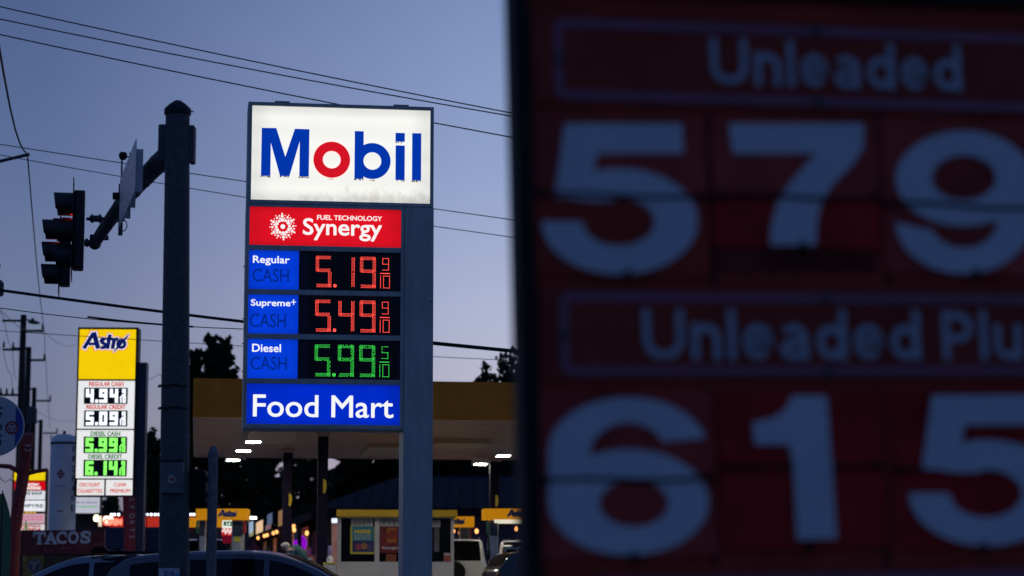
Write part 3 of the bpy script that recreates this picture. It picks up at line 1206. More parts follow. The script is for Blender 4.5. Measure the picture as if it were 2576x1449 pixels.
for px, py, Y, lb in ((291, 493, 28.4, 'short grey capped pipe stub on the mast arm beside the sign panel'), (233, 598, 31.0, 'short grey capped pipe stub at the lower end of the mast arm')):
    q = P(px, py, Y)
    st_ = thing('pipe_stub', lb, 'pipe stub', q, 0, 'capped pipe stubs on the mast arm')
    MB().cyl((0, 0, 0), (.22, .02, 0), .035, n=14).build('pipe', M_galv, st_)
    MB().cyl((-.035, 0, 0), (.065, .005, 0), .048, n=14).build('cap', M_dark, st_)
# pedestrian signal and its small post
pq = P(497, 1226, 25.15)
ps = thing('pedestrian_signal', 'black pedestrian signal box between the thick pole and the small post', 'pedestrian signal', (pq.x, pq.y, pq.z))
hw_, hh_ = 23.5 / pxm, 44 / pxm
MB().rbox(-hw_, hw_, -hh_, hh_, .05, -.11, .11).build('housing', M_black, ps, .015)
MB().rbox(-hw_ + .02, hw_ - .02, -hh_ + .03, hh_ - .03, .04, -.118, -.109).build('back_cover', M_black, ps, .004)
MB().box(.09, .14, -.03, .03, -.12, -.06).box(.09, .14, -.03, .03, .06, .12).each('mounting_bracket', M_dark, ps)
MB().cyl((-.01, 0, -hh_ - .035), (-.01, 0, -hh_ + .01), .012, n=8).build('drain_plug', M_black, ps)
wq = P(532, 1160, 25.0)
pb = P(530.5, 1449, 25.0)
pz = g(25.0)
pp = thing('small_signal_post', 'slim grey steel post with domed cap beside the thick signal pole', 'post', (pb.x, 25.0, pz))
r1 = 12.8 / pxm
tz = P(532, 1146, 25).z - pz
M_post = mat('pale_galvanised_steel', (.20, .20, .21), .65, .1, .2, 14, .05, spec=.3)
MB().cyl((0, 0, .02), (0, 0, tz), r1 + .002, r1 - .002, 24).build('shaft', M_post, pp)
MB().lathe([(r1 + .006, tz - .01), (r1 + .008, tz + .012), (r1 * .98, tz + .03), (r1 * .8, tz + .062), (r1 * .45, tz + .10), (.004, tz + .112)], n=24).build('cap', M_post, pp)
MB().lathe([(.16, 0), (.16, .04), (r1 + .03, .05), (r1 + .005, .12)], n=20).build('base_flange', M_galv, pp)

# ------------------------------------------------------------------ overhead wires


def wire(pts, Y, r, label, name='overhead_wire', group='overhead wires across the sky', n=40, ext=(-2600, 5200), Ys=None):
    """a sagging line through three measured points, carried on past the frame"""
    (x0, y0), (x1, y1), (x2, y2) = pts

    def yy(x):
        return (y0 * (x - x1) * (x - x2) / ((x0 - x1) * (x0 - x2)) + y1 * (x - x0) * (x - x2) / ((x1 - x0) * (x1 - x2)) + y2 * (x - x0) * (x - x1) / ((x2 - x0) * (x2 - x1)))
    xs = [ext[0] + (ext[1] - ext[0]) * k / n for k in range(n + 1)]
    Yf = (lambda x: Y) if Ys is None else (lambda x: Ys[0] + (Ys[1] - Ys[0]) * (x - ext[0]) / (ext[1] - ext[0]))
    w = [P(x, yy(x), Yf(x)) for x in xs]
    o = MB().tube(w, r, 6).build(name, M_wire)
    return props(o, label, 'wire', group)


wire([(0, 17), (640, 155), (1285, 284)], 44, .0125, 'topmost of the three thin wires high across the sky')
wire([(0, 48), (640, 176), (1285, 292)], 44, .0125, 'middle one of the three thin wires high across the sky')
wire([(0, 87), (640, 221), (1285, 345)], 43, .0125, 'third wire down, passing just behind the top edge of the white sign panel')
wire([(0, 363), (620, 457), (1290, 553)], 48, .010, 'upper of two fine wires crossing behind the camera stalk and the sign')
wire([(0, 390), (620, 497), (1290, 597)], 48, .009, 'lower of two fine wires crossing behind the mast arm and the sign')
wire([(0, 730), (610, 809), (1290, 882)], 41, .028, 'thickest black cable, sagging above the yellow lit sign')
wire([(0, 775), (400, 817), (620, 828)], 41, .009, 'thin line lashed just below the thickest cable', ext=(-2600, 700))
wire([(220, 797), (400, 816), (486, 822)], 41, .018, 'short thick black sleeve on the thin line below the cable', name='cable_sleeve', ext=(220, 486), n=8)
wire([(0, 832), (400, 858), (1290, 907)], 60, .009, 'faint thin wire crossing in front of the yellow lit sign')
wire([(1090, 866), (1190, 876), (1290, 885)], 41, .018, 'second strand just above the thick cable, seen beyond the tall pylon pillar', ext=(1060, 5200), n=20)


def poly(pts, r, label, name='utility_line', group='utility lines along the row of poles'):
    w = []
    for (a, b) in zip(pts, pts[1:]):
        for k in range(6):
            t = k / 6
            p, q = P(*a), P(*b)
            v = p.lerp(q, t)
            v.z -= .35 * math.sin(math.pi * t)
            w.append(v)
    w.append(P(*pts[-1]))
    return props(MB().tube(w, r, 6).build(name, M_wire), label, 'wire', group)


poly([(-12, 60, 24), (69, 388, 45), (112, 836, 112), (116, 909, 126), (121, 1004, 150), (127, 1075, 177)], .016, 'line dropping steeply from the sky and running along the pole arms into the distance')
poly([(-60, 560, 40), (9, 797, 108), (31, 876, 124), (40, 955, 148)], .016, 'wire fanning down beside the wooden poles')
poly([(-40, 800, 60), (7, 876, 112), (29, 941, 126), (38, 1010, 150)], .014, 'wire passing over the outer ends of the crossarms')
poly([(-40, 690, 50), (0, 778, 80), (112, 836, 112), (192, 867, 150)], .012, 'wire slanting from the lamp arm toward the yellow sign')
poly([(-20, 880, 70), (10, 995, 110), (52, 1040, 126), (70, 1075, 150)], .014, 'wire hanging low behind the round white sign')
poly([(90, 1033, 150), (190, 1056, 165), (330, 1098, 190)], .012, 'service wire slanting away behind the yellow lit sign')
poly([(-20, 1150, 60), (25, 1205, 90), (62, 1190, 110), (90, 1180, 130)], .014, 'loose looped wire near the red tube figure')
poly([(330, 925, 90), (400, 941, 95), (470, 952, 100)], .012, 'thin wire running from the yellow sign to behind the thick pole')
# ------------------------------------------------------------------ utility poles
PLS = [(59.5, 792, 111, 'tallest wooden utility pole, with a street lamp at its top'), (72.5, 873, 125, 'second wooden utility pole, with a transformer low on it'),
       (86.5, 975, 149, 'third wooden utility pole in the receding row'), (103, 1056, 176, 'shortest wooden utility pole, next to the white tank')]
for k, (px, py, Y, lb) in enumerate(PLS):
    q = P(px, py, Y)
    b0 = g(Y)
    t = thing('utility_pole', lb, 'utility pole', (q.x, Y, b0), 0, 'wooden utility poles in a receding row')
    H = q.z - b0
    r = .15
    MB().cyl((0, 0, -.1), (0, 0, H), r * 1.35, r, 14).build('shaft', M_wood, t)
    s = Y / F
    arms = [(-48, 23), (-40, 0), ] if k == 0 else [(-45, 12), ]
    mb, mi = MB(), MB()
    if k == 0:
        for (dx0, dy0, dx1, dy1) in ((-52, 20, 0, 12), (9, 44, 53, 40), (-48, 84, -2, 95), (-60, 206, -4, 203)):
            mb.box(min(dx0, dx1) * s, max(dx0, dx1) * s, -.16 - .05, -.16 + .05, H - (dy0 + dy1) / 2 * s - .055, H - (dy0 + dy1) / 2 * s + .055)
        for dx, dy in ((-50, 203), (-35, 203), (-20, 203), (51, 38), (-46, 84)):
            mi.cyl((dx * s, -.16, H - dy * s), (dx * s, -.16, H - dy * s + .3), .07, .04, 8)
    else:
        for (dx0, dy0, dx1, dy1) in ((8, 36, 44, 32), (-40, 3, 0, 6)):
            mb.box(min(dx0, dx1) * s, max(dx0, dx1) * s, -.16 - .05, -.16 + .06, H - (dy0 + dy1) / 2 * s - .06, H - (dy0 + dy1) / 2 * s + .06)
        for dx, dy in ((42, 31), (-38, 2)):
            mi.cyl((dx * s, -.16, H - dy * s), (dx * s, -.16, H - dy * s + .3), .07, .04, 8)
    mb.each('crossarm', M_wood, t)
    mi.each('insulator', M_dark, t)
    if k == 0:
        mb = MB().tube([(.1, -.1, H - 13 * s), (8 * s, -.1, H - 12 * s), (16 * s, -.1, H - 15 * s)], .04, 8)
        lm = mb.build('lamp_arm', M_galv, t)
        MB().add(*(lambda: ([(x * s, y, H - z * s) for x, y, z in ((14, -.25, 16), (26, -.3, 13), (43, -.12, 20), (43, .08, 20), (26, .12, 13), (14, .0, 16), (14, -.25, 22), (26, -.3, 24), (41, -.12, 23), (41, .08, 23), (26, .12, 24), (14, .0, 22))],
                            [(0, 1, 4, 5), (1, 2, 3, 4), (6, 11, 10, 7), (7, 10, 9, 8), (0, 6, 7, 1), (1, 7, 8, 2), (2, 8, 9, 3), (3, 9, 10, 4), (4, 10, 11, 5), (5, 11, 6, 0)]))()).cyl((24 * s, -.1, H - 13 * s), (24 * s, -.1, H - 9 * s), .08, n=10).build('lamp_head', M_galv, lm, .02)
    if k == 1:
        MB().lathe([(.0, .02), (.26, 0), (.29, .03), (.29, .85), (.2, .95), (.06, 1.0)], (.36, -.35, H - 196 * s), 18).cyl((.36, -.35, H - 160 * s), (.36, -.35, H - 148 * s), .05, n=8).build('transformer', M_galv, t)
    if k == 2:
        MB().lathe([(.0, .02), (.2, 0), (.22, .03), (.22, .7), (.05, .8)], (-.32, -.3, H - 115 * s), 16).build('transformer', M_galv, t)
# transformer pole just outside the frame, with its crossarm reaching in
q = P(-30, 600, 45)
t = thing('utility_pole', 'utility pole at the picture edge, only its arm and grey transformer showing', 'utility pole', (q.x, 45, g(45)), 0, 'wooden utility poles in a receding row')
H = P(-30, 330, 45).z - g(45)
MB().cyl((0, 0, -.1), (0, 0, H), .2, .14, 14).build('shaft', M_wood, t)
zz_ = P(0, 400, 45).z - g(45)
MB().tube([(.1, 0, zz_ - .07), (99 * 45 / F, 0, P(69, 388, 45).z - g(45))], .035, 8).build('crossarm', M_galv, t)
tz_ = P(0, 745, 45).z - g(45)
MB().lathe([(.0, .0), (.13, 0), (.15, .03), (.15, .26), (.1, .32), (.03, .34)], (.215, -.05, tz_), 18).cyl((.215, -.05, tz_ + .3), (.215, -.05, tz_ + .52), .03, .02, 8).build('transformer', M_galv, t)
MB().tube([(.25, -.05, tz_ + .5), (.28, -.05, tz_ + .62), (.24, -.05, tz_ + .75)], .008, 6).build('jumper_wire', M_wire, t)
# ------------------------------------------------------------------ yellow and white lit sign further off


def z8(x, y):
    return 161 + x / 3, 805 + y / 3


AS = Pl(266, 70, 2)
asg = thing_at(AS, 'lit_price_sign', 'dark framed sign with lit yellow top and white price panels and a navy pillar', 'price sign')


def q8(tl, br):
    return AS.rect(z8(*tl), z8(*br))


o8 = q8((90, 55), (546, 1330))
MB().box(o8[0], o8[1], .05, .7, o8[2], o8[3]).build('cabinet', M_dark, asg, .01)
yl, w1_, w2_, bl_, br_ = q8((107, 70), (536, 446)), q8((103, 458), (531, 820)), q8((99, 830), (527, 1195)), q8((97, 1205), (303, 1322)), q8((315, 1205), (525, 1322))
ix0, ix1 = (yl[0] + w1_[0] + w2_[0]) / 3, (yl[1] + w1_[1] + w2_[1]) / 3
fr = MB().box(o8[0], ix0, 0, .05, o8[2], o8[3]).box(ix1, o8[1], 0, .05, o8[2], o8[3])
for z0, z1 in ((yl[3], o8[3]), (w1_[3], yl[2]), (w2_[3], w1_[2]), (bl_[3], w2_[2]), (o8[2], bl_[2])):
    fr.box(ix0, ix1, .001, .05, z0, z1)
fr.box(bl_[1], br_[0], .002, .05, bl_[2], bl_[3])
fr.build('frame', M_dark, asg)
pb_ = q8((548, 318), (617, 700))
MB().box(pb_[0], pb_[1], .1, .62, 0, pb_[3]).build('pillar', M_navy, asg)
M_wface = em('lit_price_face', lin(232, 232, 230), 1.0, .04, 2)
yp = MB().box(ix0, ix1, .03, .045, yl[2], yl[3]).build('yellow_panel', em('lit_yellow_face', lin(246, 205, 0), 1.0, .07, 2), asg)
k8 = q8((0, 0), (100, 100))
k8 = (k8[1] - k8[0]) / 100


def astro(parent, rect, y, outl=1.0, mats=None):
    """the slanting word with its pale and red edging"""
    x0, x1, z0, z1 = rect
    W_, H_ = x1 - x0, z1 - z0
    lay = ((mats[2], .031 * outl), (mats[1], .018 * outl), (mats[0], .0))
    nmz = ('red_edging', 'white_edging', 'navy_lettering')
    X = lambda f: x0 + f * W_
    Z = lambda f: z0 + f * H_
    for k, ((m, b), nn) in enumerate(zip(lay, nmz)):
        if m is None:
            continue
        mb = MB()
        b *= W_
        w = .086 * W_ + 2 * b
        yy = y - .0016 * (k + 1)
        d = lambda q: yy - q * .0002
        # A, s, t, r from slanted strokes; o is a ringed planet with a long slanting slash
        mb.stroke([(X(.045) - b * .3, Z(.2) - b), (X(.235), Z(.93) + b)], w * .92, d(0), yy + .0008)
        mb.stroke([(X(.235) - b * .2, Z(.95) + b), (X(.335), Z(.2) - b)], w * 1.15, d(1), yy + .0008)
        mb.stroke([(X(.14) - b, Z(.42)), (X(.30) + b, Z(.42))], w * .7, d(2), yy + .0008)
        sp = arc(X(.435), Z(.56), .045 * W_, .08 * H_, 30, 235, 10) + arc(X(.425), Z(.345), .05 * W_, .09 * H_, 60, -140, 10)
        mb.stroke(sp, w * .86, d(3), yy + .0008)
        mb.stroke([(X(.515) - b * .2, Z(.19) - b), (X(.56) + b * .2, Z(.86) + b)], w * .92, d(4), yy + .0008)
        mb.stroke([(X(.49) - b, Z(.63)), (X(.63) + b, Z(.65))], w * .7, d(5), yy + .0008)
        mb.stroke([(X(.615) - b * .1, Z(.19) - b), (X(.65), Z(.69) + b)], w * .92, d(6), yy + .0008)
        mb.stroke([(X(.65), Z(.55)), (X(.68), Z(.64)), (X(.73) + b, Z(.66))], w * .75, d(7), yy + .0008)
        c = (X(.79), Z(.42))
        n = 26
        if k == 2:
            mb.ribbon(arc(*c, .105 * W_, .235 * H_, 0, 360, n)[:-1], arc(*c, .036 * W_, .08 * H_, 0, 360, n)[:-1], d(8), yy + .0008, True)
        else:
            mb.prism(arc(*c, .105 * W_ + b, .235 * H_ + b, 0, 360, n)[:-1], d(8), yy + .0008)
        for (ox, oz, la, lb) in ((.0, .04, .245, .026),):
            el = []
            for i in range(n):
                t = 2 * math.pi * i / n
                p, q = (la * W_ + b) * math.cos(t), (lb * W_ + b) * math.sin(t)
                a_ = R(52)
                el.append((c[0] + ox * W_ + p * math.cos(a_) - q * math.sin(a_), c[1] + oz * H_ + p * math.sin(a_) * .93 + q * math.cos(a_)))
            mb.prism(el, d(9), yy + .0008)
        mb.build(nn, m, parent, smooth=False)


M_nvl = em('lit_navy_letters', lin(10, 22, 92), 1.0, .05)
M_orl = em('lit_orange_edge', lin(228, 80, 40), 1.0, .05)
astro(yp, q8((132, 84), (512, 250)), .028, 1.0, (M_nvl, M_letw, M_orl))
M_rtx = em('lit_red_print', lin(204, 58, 34), 1.0, .05)
M_gtx = em('lit_green_print', lin(12, 112, 58), 1.0, .05)
M_wled = em('white_diodes', (.95, 1.0, 1.08), 1.25, .03, 60)
M_gled = em('bright_green_diodes', (.22, 1.0, .12), 1.5, .05, 60)
M_wed = M_wled
w1p = MB().box(ix0, ix1, .03, .045, w1_[2], w1_[3]).build('price_panel', M_wface, asg)
w2p = MB().box(ix0, ix1, .03, .045, w2_[2], w2_[3]).build('price_panel', M_wface, asg)
M_scr = mat('screen_black', (.006, .009, .014), .4)
SEG8 = {'0': 'abcdef', '1': 'bc', '2': 'abged', '4': 'fgbc', '5': 'afgcd', '6': 'afgedc', '9': 'abfgcd'}


def block_digit(mb, ch, q, w, y):
    x0, x1, z0, z1 = q
    zm = (z0 + z1) / 2
    cells = {'a': (x0, x1, z1 - w, z1), 'd': (x0, x1, z0, z0 + w), 'g': (x0, x1, zm - w / 2, zm + w / 2), 'b': (x1 - w, x1, zm, z1), 'c': (x1 - w, x1, z0, zm), 'f': (x0, x0 + w, zm, z1), 'e': (x0, x0 + w, z0, zm)}
    for k, s_ in enumerate(SEG8[ch]):
        a, b, c, d = cells[s_]
        mb.box(a, b, y - k * 1.2e-4, y + .001, c, d)


for parent, word, tq, price, sq, led, tx in (
        (w1p, 'REGULAR CASH', ((188, 466), (448, 499)), '4.94', ((150, 510), (480, 633)), M_wled, M_rtx),
        (w1p, 'REGULAR CREDIT', ((167, 639), (464, 672)), '5.09', ((150, 682), (478, 803)), M_wled, M_rtx),
        (w2p, 'DIESEL CASH', ((200, 840), (423, 875)), '5.99', ((147, 880), (475, 1005)), M_gled, M_gtx),
        (w2p, 'DIESEL CREDIT', ((182, 1013), (438, 1048)), '6.14', ((146, 1055), (474, 1180)), M_gled, M_gtx)):
    MB().text(word, q8(*tq), .028, .006).build('printed_lettering', tx, parent, smooth=False)
    s_ = q8(*sq)
    sc = MB().box(s_[0], s_[1], .02, .031, s_[2], s_[3]).build('digit_screen', M_scr, parent)
    Wd, Hd = s_[1] - s_[0], s_[3] - s_[2]
    zz0, zz1 = s_[2] + .075 * Hd, s_[3] - .075 * Hd
    for ch, fa, fb_ in zip(price.replace('.', ''), (.045, .35, .59), (.225, .535, .78)):
        if ch == '1':
            fa = fb_ - .07
        block_digit(mb := MB(), ch, (s_[0] + fa * Wd, s_[0] + fb_ * Wd, zz0, zz1), .07 * Wd, .0185)
        mb.build('lit_digit_lettering', led, sc, smooth=False)
    mb = MB()
    mb.box(s_[0] + .26 * Wd, s_[0] + .325 * Wd, .018, .0195, zz0, zz0 + .19 * Hd)
    block_digit(mb, '9', (s_[0] + .87 * Wd, s_[0] + .955 * Wd, s_[3] - .48 * Hd, zz1), .032 * Wd, .0185)
    block_digit(mb, '0', (s_[0] + .885 * Wd, s_[0] + .96 * Wd, zz0, s_[2] + .46 * Hd), .03 * Wd, .0185)
    mb.box(s_[0] + .83 * Wd, s_[0] + .86 * Wd, .0183, .0195, zz0, s_[2] + .40 * Hd)
    mb.stroke([(s_[0] + .83 * Wd, s_[2] + .38 * Hd), (s_[0] + .87 * Wd, s_[2] + .5 * Hd), (s_[0] + .95 * Wd, s_[2] + .5 * Hd)], .025 * Wd, .018, .0195)
    mb.build('fraction_lettering', led, sc, smooth=False)
for q, lines, b in ((bl_, ('DISCOUNT', 'CIGARETTES'), (((115, 1228), (272, 1258)), ((101, 1274), (287, 1305)))), (br_, ('CLEAR', 'PREMIUM'), (((374, 1228), (471, 1256)), ((347, 1274), (498, 1304))))):
    p = MB().box(q[0], q[1], .03, .045, q[2], q[3]).build('notice_panel', M_wface, asg)
    mb = MB()
    for t_, r_ in zip(lines, b):
        mb.text(t_, q8(*r_), .028, .004)
    mb.build('printed_lettering', M_rtx, p, smooth=False)

# ------------------------------------------------------------------ station canopy
CY = 56.0
CN = Pl(485, CY, 8)
M_fasc = mat('canopy_yellow', (.92, .28, .03), .75, 0, .14, 1.5, spec=.1)
M_deck = mat('canopy_deck', (.49, .365, .33), .38, 0, .16, .8, .02, stretch=(.4, 3, 1))
can = thing_at(CN, 'fuel_canopy', 'big flat station canopy with a dull yellow fascia and pale ribbed underside', 'canopy')
u0, zbot = CN.uv((485, 1050))
ztop = CN.uv((485, 951))[1]
zb1 = CN.uv((1280, 1057))[1]
zbot = (zbot + zb1) / 2
ztop = (ztop + CN.uv((1280, 962))[1]) / 2
XE, DPT = 21.0, 17.2
MB().box(u0, XE, 0, .08, zbot, ztop).box(XE - .08, XE, .08, DPT, zbot, ztop).build('fascia', M_fasc, can)
MB().box(u0 + .08, XE - .08, DPT - .08, DPT, zbot + .03, ztop).build('rear_fascia', M_deck, can)
MB().box(u0, u0 + .08, .081, DPT, zbot + .05, ztop).build('end_fascia', mat('end_panel_grey', (.42, .42, .42), .7, 0, .08, 2, spec=.2), can)
dk = MB()
zd = zbot + .05
for i in range(43):
    y0 = .08 + (DPT - .16) * i / 43
    y1 = .08 + (DPT - .16) * (i + 1) / 43
    dk.box(u0 + .08, XE - .08, y0 + .012, y1 - .012, zd - (.012 if i % 2 else 0), zd + .1)
dk.box(u0 + .08, XE - .08, .08, DPT - .08, zd + .06, zd + .16)
dk.build('underside', M_deck, can, smooth=False)
mb = MB()
for x0, x1, y0, y1, h in ((1.9, 3.2, 3.3, 8.2, .16), (5.6, 7.2, 9.5, 13.8, .14), (7.3, 8.9, 7.2, 10.0, .15), (10.8, 12.4, 10.2, 15.2, .16), (12.9, 14.4, 7.5, 11.0, .15)):
    mb.box(u0 + x0 - .4, u0 + x1 - .4, y0, y1, zd - h, zd - .013)
mb.each('soffit_box', mat('soffit_panel', (.44, .37, .31), .5, 0, .06, 1), can)
zw = CN.loc.z + zd
M_lamp = em('canopy_lamp_face', (1.0, .95, .80), 84, .02)
li = 0
for px, py in ((637, 1110), (612, 1133), (586, 1156), (1265, 1145), (1198, 1171), (1332, 1118), (665, 1071), (960, 1072), (1400, 1078)):  # the last four are unseen, added to light the kiosk front and forecourt
    z_ = zw - .17
    q = at_z(px, py, z_)
    lq = CN.I @ q
    if lq.y > DPT - .4:
        lq.y = DPT - .5
    l = thing('canopy_lamp', ('largest lit lamp of the row of three by the canopy corner', 'lit lamp between two others in the row by the canopy corner', 'smallest lit lamp of the row of three by the canopy corner',
                              'lit canopy lamp beside the far purple column', 'lit canopy lamp between the tall pylon pillar and the far purple column', 'unseen lamp added to light the forecourt, behind the dark red board', 'unseen lamp added to light the kiosk, behind the word Food on the blue panel', 'unseen lamp added to light the kiosk, behind the word Mart on the blue panel', 'unseen lamp added next to the fascia to light the kiosk, behind the dark red board')[li],
              'lamp', CN.M @ Vector((lq.x, lq.y, zd - .17)), CN.yaw, 'lit lamps under the canopy')
    li += 1
    MB().box(-.26, .26, -.26, .26, .012, .165).box(-.26, -.205, -.26, .26, -.04, .0119).box(.205, .26, -.26, .26, -.04, .0119).box(-.205, .205, -.26, -.205, -.018, .0119).box(-.205, .205, .205, .26, -.04, .0119).build('housing', M_white, l)
    MB().box(-.2, .2, -.2, .2, -.012, .010).build('lamp_face', M_lamp, l)
# columns
M_col = mat('purple_navy_column', (.012, .008, .03), .7, 0, .12, 3, spec=.15)
M_yel = mat('yellow_plate', (.85, .60, .03), .5, 0, .06, 5)
for k, (px0, px1, pyt, yy0, yy1, yx0, yx1, lb) in enumerate(((800, 826, 1085, 1206, 1241, 809, 819, 'nearer dark purple canopy column, its yellow plate highest'), (713, 737, 1128, 1242, 1273, 723, 733, 'dark purple canopy column standing farther back, its yellow plate lower'),
                                                            (1232, 1254, 1150, 1245, 1274, 1241, 1253, 'dark purple canopy column by the white off-road car'))):
    q = at_z((px0 + px1) / 2, pyt, zw)
    Yc = q.y
    w = (px1 - px0) / 2 * Yc / F
    c = thing('canopy_column', lb, 'column', (q.x, Yc, 1.25), CN.yaw, 'purple columns under the canopy')
    MB().box(-w, w, -w, w, 0, zw - 1.25 - .14).build('shaft', M_col, c, .02)
    MB().box(-w - .06, w + .06, -w - .06, w + .06, zw - 1.25 - .139, zw - 1.25 - .012).build('capital', M_deck, c, .01)
    a = P(yx0, yy1, Yc - w)
    b = P(yx1, yy0, Yc - w)
    hh = b.z - a.z
    mb = MB()
    mb.ribbon(arc(0, 0, .055, hh / 2, -80, 80, 12), [(0, -hh / 2 + hh * i / 12) for i in range(13)], -.05, .05)
    mb.box(-.035, .0005, -.05, .05, -hh / 2, hh / 2)
    o = mb.build('number_plate', M_yel, c)
    o.location = ((a.x + b.x) / 2 - q.x, -w - .055, (a.z + b.z) / 2 - 1.25)
# ------------------------------------------------------------------ kiosk


def z4(x, y):
    return 805 + x * .27778, 1046.5 + y * .27778


def z3(x, y):
    return 375.7 + x * .27778, 1046.5 + y * .27778


KY = 62.0
KP = Pl(998, KY, 4.0, base=1.25)
kio = thing_at(KP, 'pay_kiosk', 'white pay kiosk with a flat yellow roof band and dark poster windows', 'kiosk')


def qk(a, b, d=0):
    return KP.rect(z4(*a), z4(*b), d)


rf = qk((150, 852), (1240, 915))
wl = qk((155, 925), (1213, 1449))
M_kw = mat('kiosk_white_panel', (.62, .60, .58), .5, 0, .07, 1.6)
KD = 3.2
MB().box(rf[0], rf[1], -.30, KD + .3, rf[2], rf[3]).build('roof', mat('kiosk_yellow', (.78, .50, .015), .45, 0, .05, 2), kio, .02)
win = [qk((190, 925), (495, 1320)), qk((538, 925), (850, 1320)), qk((893, 925), (1185, 1320))]
sz0, sz1 = win[0][2], win[0][3]
wm = MB().box(wl[0], wl[1], 0, .1, 0, sz0).box(wl[0], wl[1], 0, .1, sz1, rf[2])
xs = [wl[0]] + [v for q in win for v in (q[0], q[1])] + [wl[1]]
for i in range(0, 8, 2):
    wm.box(xs[i], xs[i + 1], .001, .1, sz0, sz1)
wm.box(wl[0], wl[0] + .1, .1, KD, 0, sz0).box(wl[0], wl[0] + .1, KD - .1, KD, sz0, rf[2]).box(wl[1] - .1, wl[1], .1, KD, 0, rf[2]).box(wl[0] + .1, wl[1] - .1, KD - .1, KD, 0, rf[2])
wm.build('wall', M_kw, kio)
MB().box(wl[0] + .1, wl[1] - .1, .11, KD - .1, .9, .94).build('counter', M_dark, kio)
M_kglass = mat('kiosk_glass', (.004, .004, .0035), .1, 0, .3, 1.5, spec=.25)
for q in win:
    w_ = MB().box(q[0], q[1], .05, .06, sz0, sz1).build('window', M_kglass, kio)
# posters stuck to the glass
M_teal = mat('poster_teal', (.02, .26, .34), .5, 0, .1, 3)
M_pnav = mat('poster_navy', (.02, .03, .14), .5, 0, .2, 6)
M_pyel = mat('poster_yellow', (.70, .60, .05), .5, 0, .05, 3)
M_pred = mat('poster_red', (.20, .015, .012), .5, 0, .25, 3)
M_paper = mat('paper_notice', (.5, .5, .5), .7, 0, .08, 8)
M_ink = mat('print_grey', (.14, .14, .15), .7)


def poster(name, q, m, y=.04):
    return MB().box(q[0], q[1], y, y + .006, q[2], q[3]).build(name, m, kio)


p = poster('poster', qk((275, 1000), (492, 1250)), M_pyel, .044)
a = qk((292, 1000), (488, 1130))
MB().box(a[0], a[1], .038, .043, a[2], a[3]).build('teal_field', M_teal, p)
a2 = qk((292, 1130), (488, 1232))
MB().box(a2[0], a2[1], .038, .043, a2[2], a2[3]).build('navy_field', M_pnav, p)
MB().text('MORE', qk((310, 1028), (458, 1065)), .036, .012, slant=.15).build('headline', M_pyel, p, smooth=False)
mb = dashes(MB(), qk((308, 1070), (465, 1122)), .036, 3)
mb.build('printed_lines', M_paper, p, smooth=False)
for (x, y, r, c_, nn) in ((345, 1185, 30, (.30, .05, .12), 'pink_disc'), (398, 1178, 30, (.45, .20, .06), 'orange_disc'), (455, 1190, 30, (.10, .08, .25), 'violet_disc')):
    c = KP.uv(z4(x, y))
    mb = MB()
    dot(mb, c[0], c[1], r * .27778 * KY / F, .035, 20)
    mb.build(nn, mat('poster_' + nn, c_, .5, 0, .3, 9), p, smooth=False)
for a_, b_ in (((283, 932), (480, 998)), ((545, 932), (760, 998)), ((1010, 945), (1090, 1005))):
    q = qk(a_, b_)
    n = poster('paper_notice', q, M_paper, .042)
    mb = MB()
    for k in range(3):
        z0 = q[3] - (q[3] - q[2]) * (.28 + .27 * k)
        for j in range(4):
            x0 = q[0] + (q[1] - q[0]) * (.08 + .22 * j)
            mb.box(x0, x0 + (q[1] - q[0]) * random.uniform(.13, .19), .0395, .0415, z0, z0 + .03)
    mb.build('printed_lines', M_ink, n)
p = poster('poster', qk((542, 1000), (830, 1240)), M_pred, .044)
a = qk((608, 1012), (690, 1145))
MB().box(a[0], a[1], .038, .043, a[2], a[3]).build('orange_cup', mat('poster_orange', (.50, .16, .02), .5, 0, .3, 5), p)
c = KP.uv(z4(650, 1078))
mb = MB()
dot(mb, c[0], c[1], .13, .036, 20)
mb.build('emblem_disc', mat('poster_deep_red', (.35, .03, .01), .5, 0, .3, 9), p, smooth=False)
MB().text('Reimagined', qk((562, 1180), (735, 1212)), .036, .006).build('headline', M_paper, p, smooth=False)
a = qk((598, 1250), (690, 1318))
poster('orange_box', a, mat('dull_orange', (.28, .07, .02), .6, 0, .2, 6), .045)
p = poster('small_poster', qk((1122, 1240), (1180, 1318)), mat('poster_brick', (.45, .10, .07), .5, 0, .3, 7), .045)
a = qk((1122, 1240), (1180, 1262))
MB().box(a[0], a[1], .040, .0445, a[2], a[3]).build('poster_header', M_paper, p)
poster('grey_poster', qk((1035, 1010), (1080, 1230)), mat('dim_grey', (.12, .12, .14), .6, 0, .3, 4), .045)
# lit drinks cooler standing behind the left end of the kiosk
q = P(z4(128, 1449)[0], 1449, 64.2)
ck = thing('drinks_cooler', 'tall lit drinks cooler with pinkish front, at the side of the kiosk', 'cooler', (q.x, 64.2, 1.25), R(-6))
w_ = 29 * .27778 * 64.2 / F
hz = P(128 * .2778 + 805, z4(0, 918)[1], 64.2).z - 1.25
MB().box(-w_, w_, 0, .7, 0, hz).build('body', mat('cooler_shell', (.2, .2, .22), .4), ck, .02)
MB().box(-w_ * .85, w_ * .85, -.012, .0, .35, hz - .2).build('door', em('cooler_front', lin(120, 84, 80), 1.0, .55, 5), ck)
MB().box(-w_ * .95, w_ * .95, -.02, .0, hz - .16, hz - .03).build('light_strip', em('cooler_strip', lin(215, 225, 250), 1.3, .1, 9), ck)
